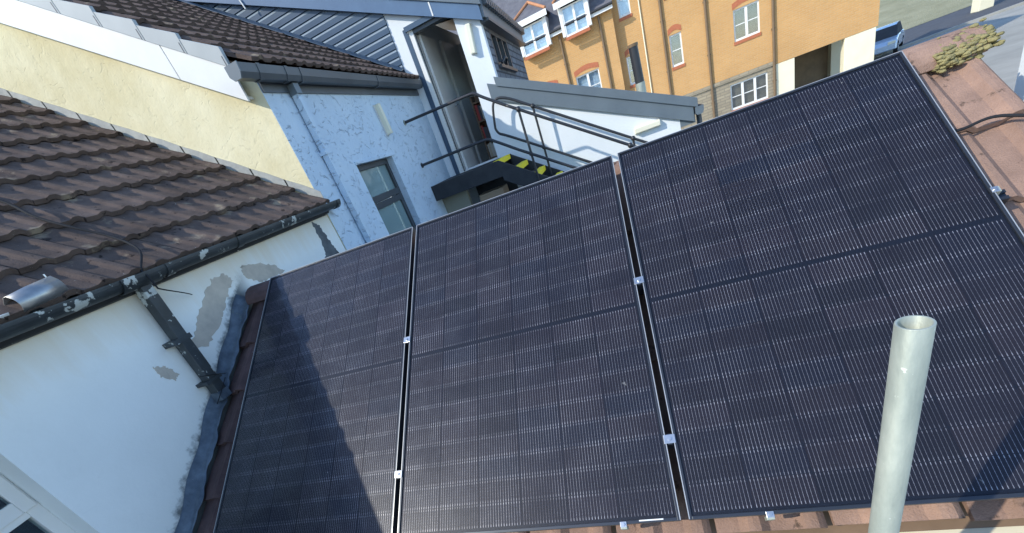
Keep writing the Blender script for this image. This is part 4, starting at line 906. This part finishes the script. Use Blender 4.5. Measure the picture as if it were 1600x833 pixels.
# eaves, slate roof and dormers of the left wing
def sl_roof(e0, e1, name='roof'):
    bb(MB().prism([(e0, YL-.32, 3.50), (e1, YL-.32, 3.50), (e1, 4.2, 7.9), (e0, 4.2, 7.9)], (0, .06, .10)), name, 'slate')
sl_roof(-9.0, .45)
bb(MB().box((-9.0, YL-.30, 3.38), (.44, YL-.26, 3.56)).box((-9.0, YL-.259, 3.42), (.44, YL-.001, 3.45)), 'eaves_fascia', 'white_pvc')
bb(MB().tube([(-9.0, YL-.36, 3.55), (.46, YL-.36, 3.55)], .05, 8), 'eaves_gutter', 'black_iron')
for d0, d1 in ((-3.78, -2.50), (-1.74, -.60), (-5.85, -4.7)):
    block_window(d0+.05, d1-.05, 3.10, 4.16, YL-.46, arch=False, sill=True)
    ck = MB().box((d0-.09, YL-.42, 3.15), (d0+.049, YL+.9, 4.2)).box((d1-.049, YL-.42, 3.15), (d1+.09, YL+.9, 4.2)); bb(ck, 'dormer_cheek', 'white_pvc')
    mid = (d0+d1)/2; ap = 5.0
    bb(MB().box((d0-.22, YL-.62, 4.18), (d1+.22, YL-.58, 4.40)), 'dormer_fascia', 'white_pvc')
    dr = bb(MB().prism([(d0-.22, YL-.579, 4.38), (d1+.22, YL-.579, 4.38), (mid, YL+.35, ap)], (0, .05, .05)).prism([(d0-.2, YL-.5, 4.36), (mid, YL+.35, ap), (mid, YL+2.0, ap), (d0-.2, YL+1.4, 4.36)], (0,0,.05)).prism([(d1+.2, YL-.5, 4.36), (mid, YL+.35, ap), (mid, YL+2.0, ap), (d1+.2, YL+1.4, 4.36)], (0,0,.05)), 'dormer_roof', 'slate')
    for e_ in (d0-.20, d1+.20): bb(MB().tube([(e_, YL-.56, 4.44), (mid, YL+.35, ap+.06)], .06, 8), 'hip_tile', 'ridge_terracotta', dr)

# ================================================================== STREET
def car(M, paint, lab):
    r_ = thing('parked_car', None, lab, 'car', M=M)
    L_, W_ = 4.2, 1.75
    low = [(0,.32),(0.02,.62),(.25,.80),(1.05,.92),(3.6,.95),(4.1,.85),(4.2,.55),(4.15,.32)]
    top = [(1.0,.90),(1.75,1.42),(2.2,1.50),(3.2,1.48),(3.95,.93)]
    def shell(prof, w0, w1, ztop):
        m = MB(); n = len(prof); vs = []
        for s in (-1, 1):
            for x, z in prof:
                u = (z-.3)/(ztop-.3); vs.append((x, s*(w0+(w1-w0)*u)/2, z))
        fs = [list(range(n)), list(range(2*n-1, n-1, -1))] + [(i, n+i, n+(i+1) % n, (i+1) % n) for i in range(n)]
        return m.add(vs, fs)
    shell(low, W_, W_-.06, 1.0).build('body', paint, r_, M, bevel=.05)
    shell(top, W_+.02, W_-.42, 1.5).build('cabin', 'dark_room', r_, M, bevel=.04)
    rf = MB().add([(1.78,-.62,1.44),(2.2,-.64,1.515),(3.2,-.64,1.495),(3.35,-.60,1.40),(1.78,.62,1.44),(2.2,.64,1.515),(3.2,.64,1.495),(3.35,.60,1.40)], [(0,1,5,4),(1,2,6,5),(2,3,7,6)])
    o = rf.build('roof', paint, r_, M); m_ = o.modifiers.new('t', 'SOLIDIFY'); m_.thickness = .02
    for x in (.78, 3.35):
        for s in (-1, 1):
            wl = MB().tube([(x, s*(W_/2-.20), .32), (x, s*(W_/2+.005), .32)], .32, 20).build('wheel', 'tyre', r_, M)
            MB().tube([(x, s*(W_/2+.006), .32), (x, s*(W_/2+.015), .32)], .20, 14).build('rim', 'bright_steel', wl, M)
    for s in (-1, 1):
        MB().box((.0, s*.45, .62), (.18, s*.80, .76)).build('headlight', 'diffuser', r_, M, bevel=.02)
        MB().box((4.12, s*.55, .62), (4.215, s*.82, .80)).build('tail_light', 'red_brick', r_, M)
        MB().box((1.35, s*.88, .92), (1.5, s*1.02, 1.05)).build('wing_mirror', paint, r_, M, bevel=.02)
car(Matrix.Translation((16.9, 33.3, GZ)) @ Matrix.Rotation(R(60), 4, 'Z'), 'car_paint', 'pale blue car parked in the open past the cream pillars')
car(Matrix.Translation((11.5, 27.4, GZ)) @ Matrix.Rotation(R(75), 4, 'Z'), 'car_paint_grey', 'grey car parked in shade of the undercroft between cream pillars')
gp = thing('gate_post', (26.3, 41.2, GZ), 'cream rendered gate post standing beside the grey road', 'post')
MB().box((25.9, 40.8, GZ), (26.7, 41.6, GZ+4.2)).build('shaft', 'pillar_cream', gp, bevel=.03)
MB().box((25.8, 40.7, GZ+4.2), (26.8, 41.7, GZ+4.4)).build('cap', 'pillar_cream', gp, bevel=.03)
wl = thing('parapet_wall', (3.0, -.4, GZ), 'white rendered sloping parapet wall past the roof verge', 'wall')
MB().prism([(2.91, -1.9, GZ), (2.91, .35, GZ), (2.91, .35, .16), (2.91, -1.9, -1.42)], (.3, 0, 0)).build('wall_panel', 'smooth_white_render', wl)
MB().prism([(2.87, -1.92, -1.434), (2.87, .37, .174), (2.87, .37, .23), (2.87, -1.92, -1.378)], (.38, 0, 0)).build('coping', 'white_pvc', wl)
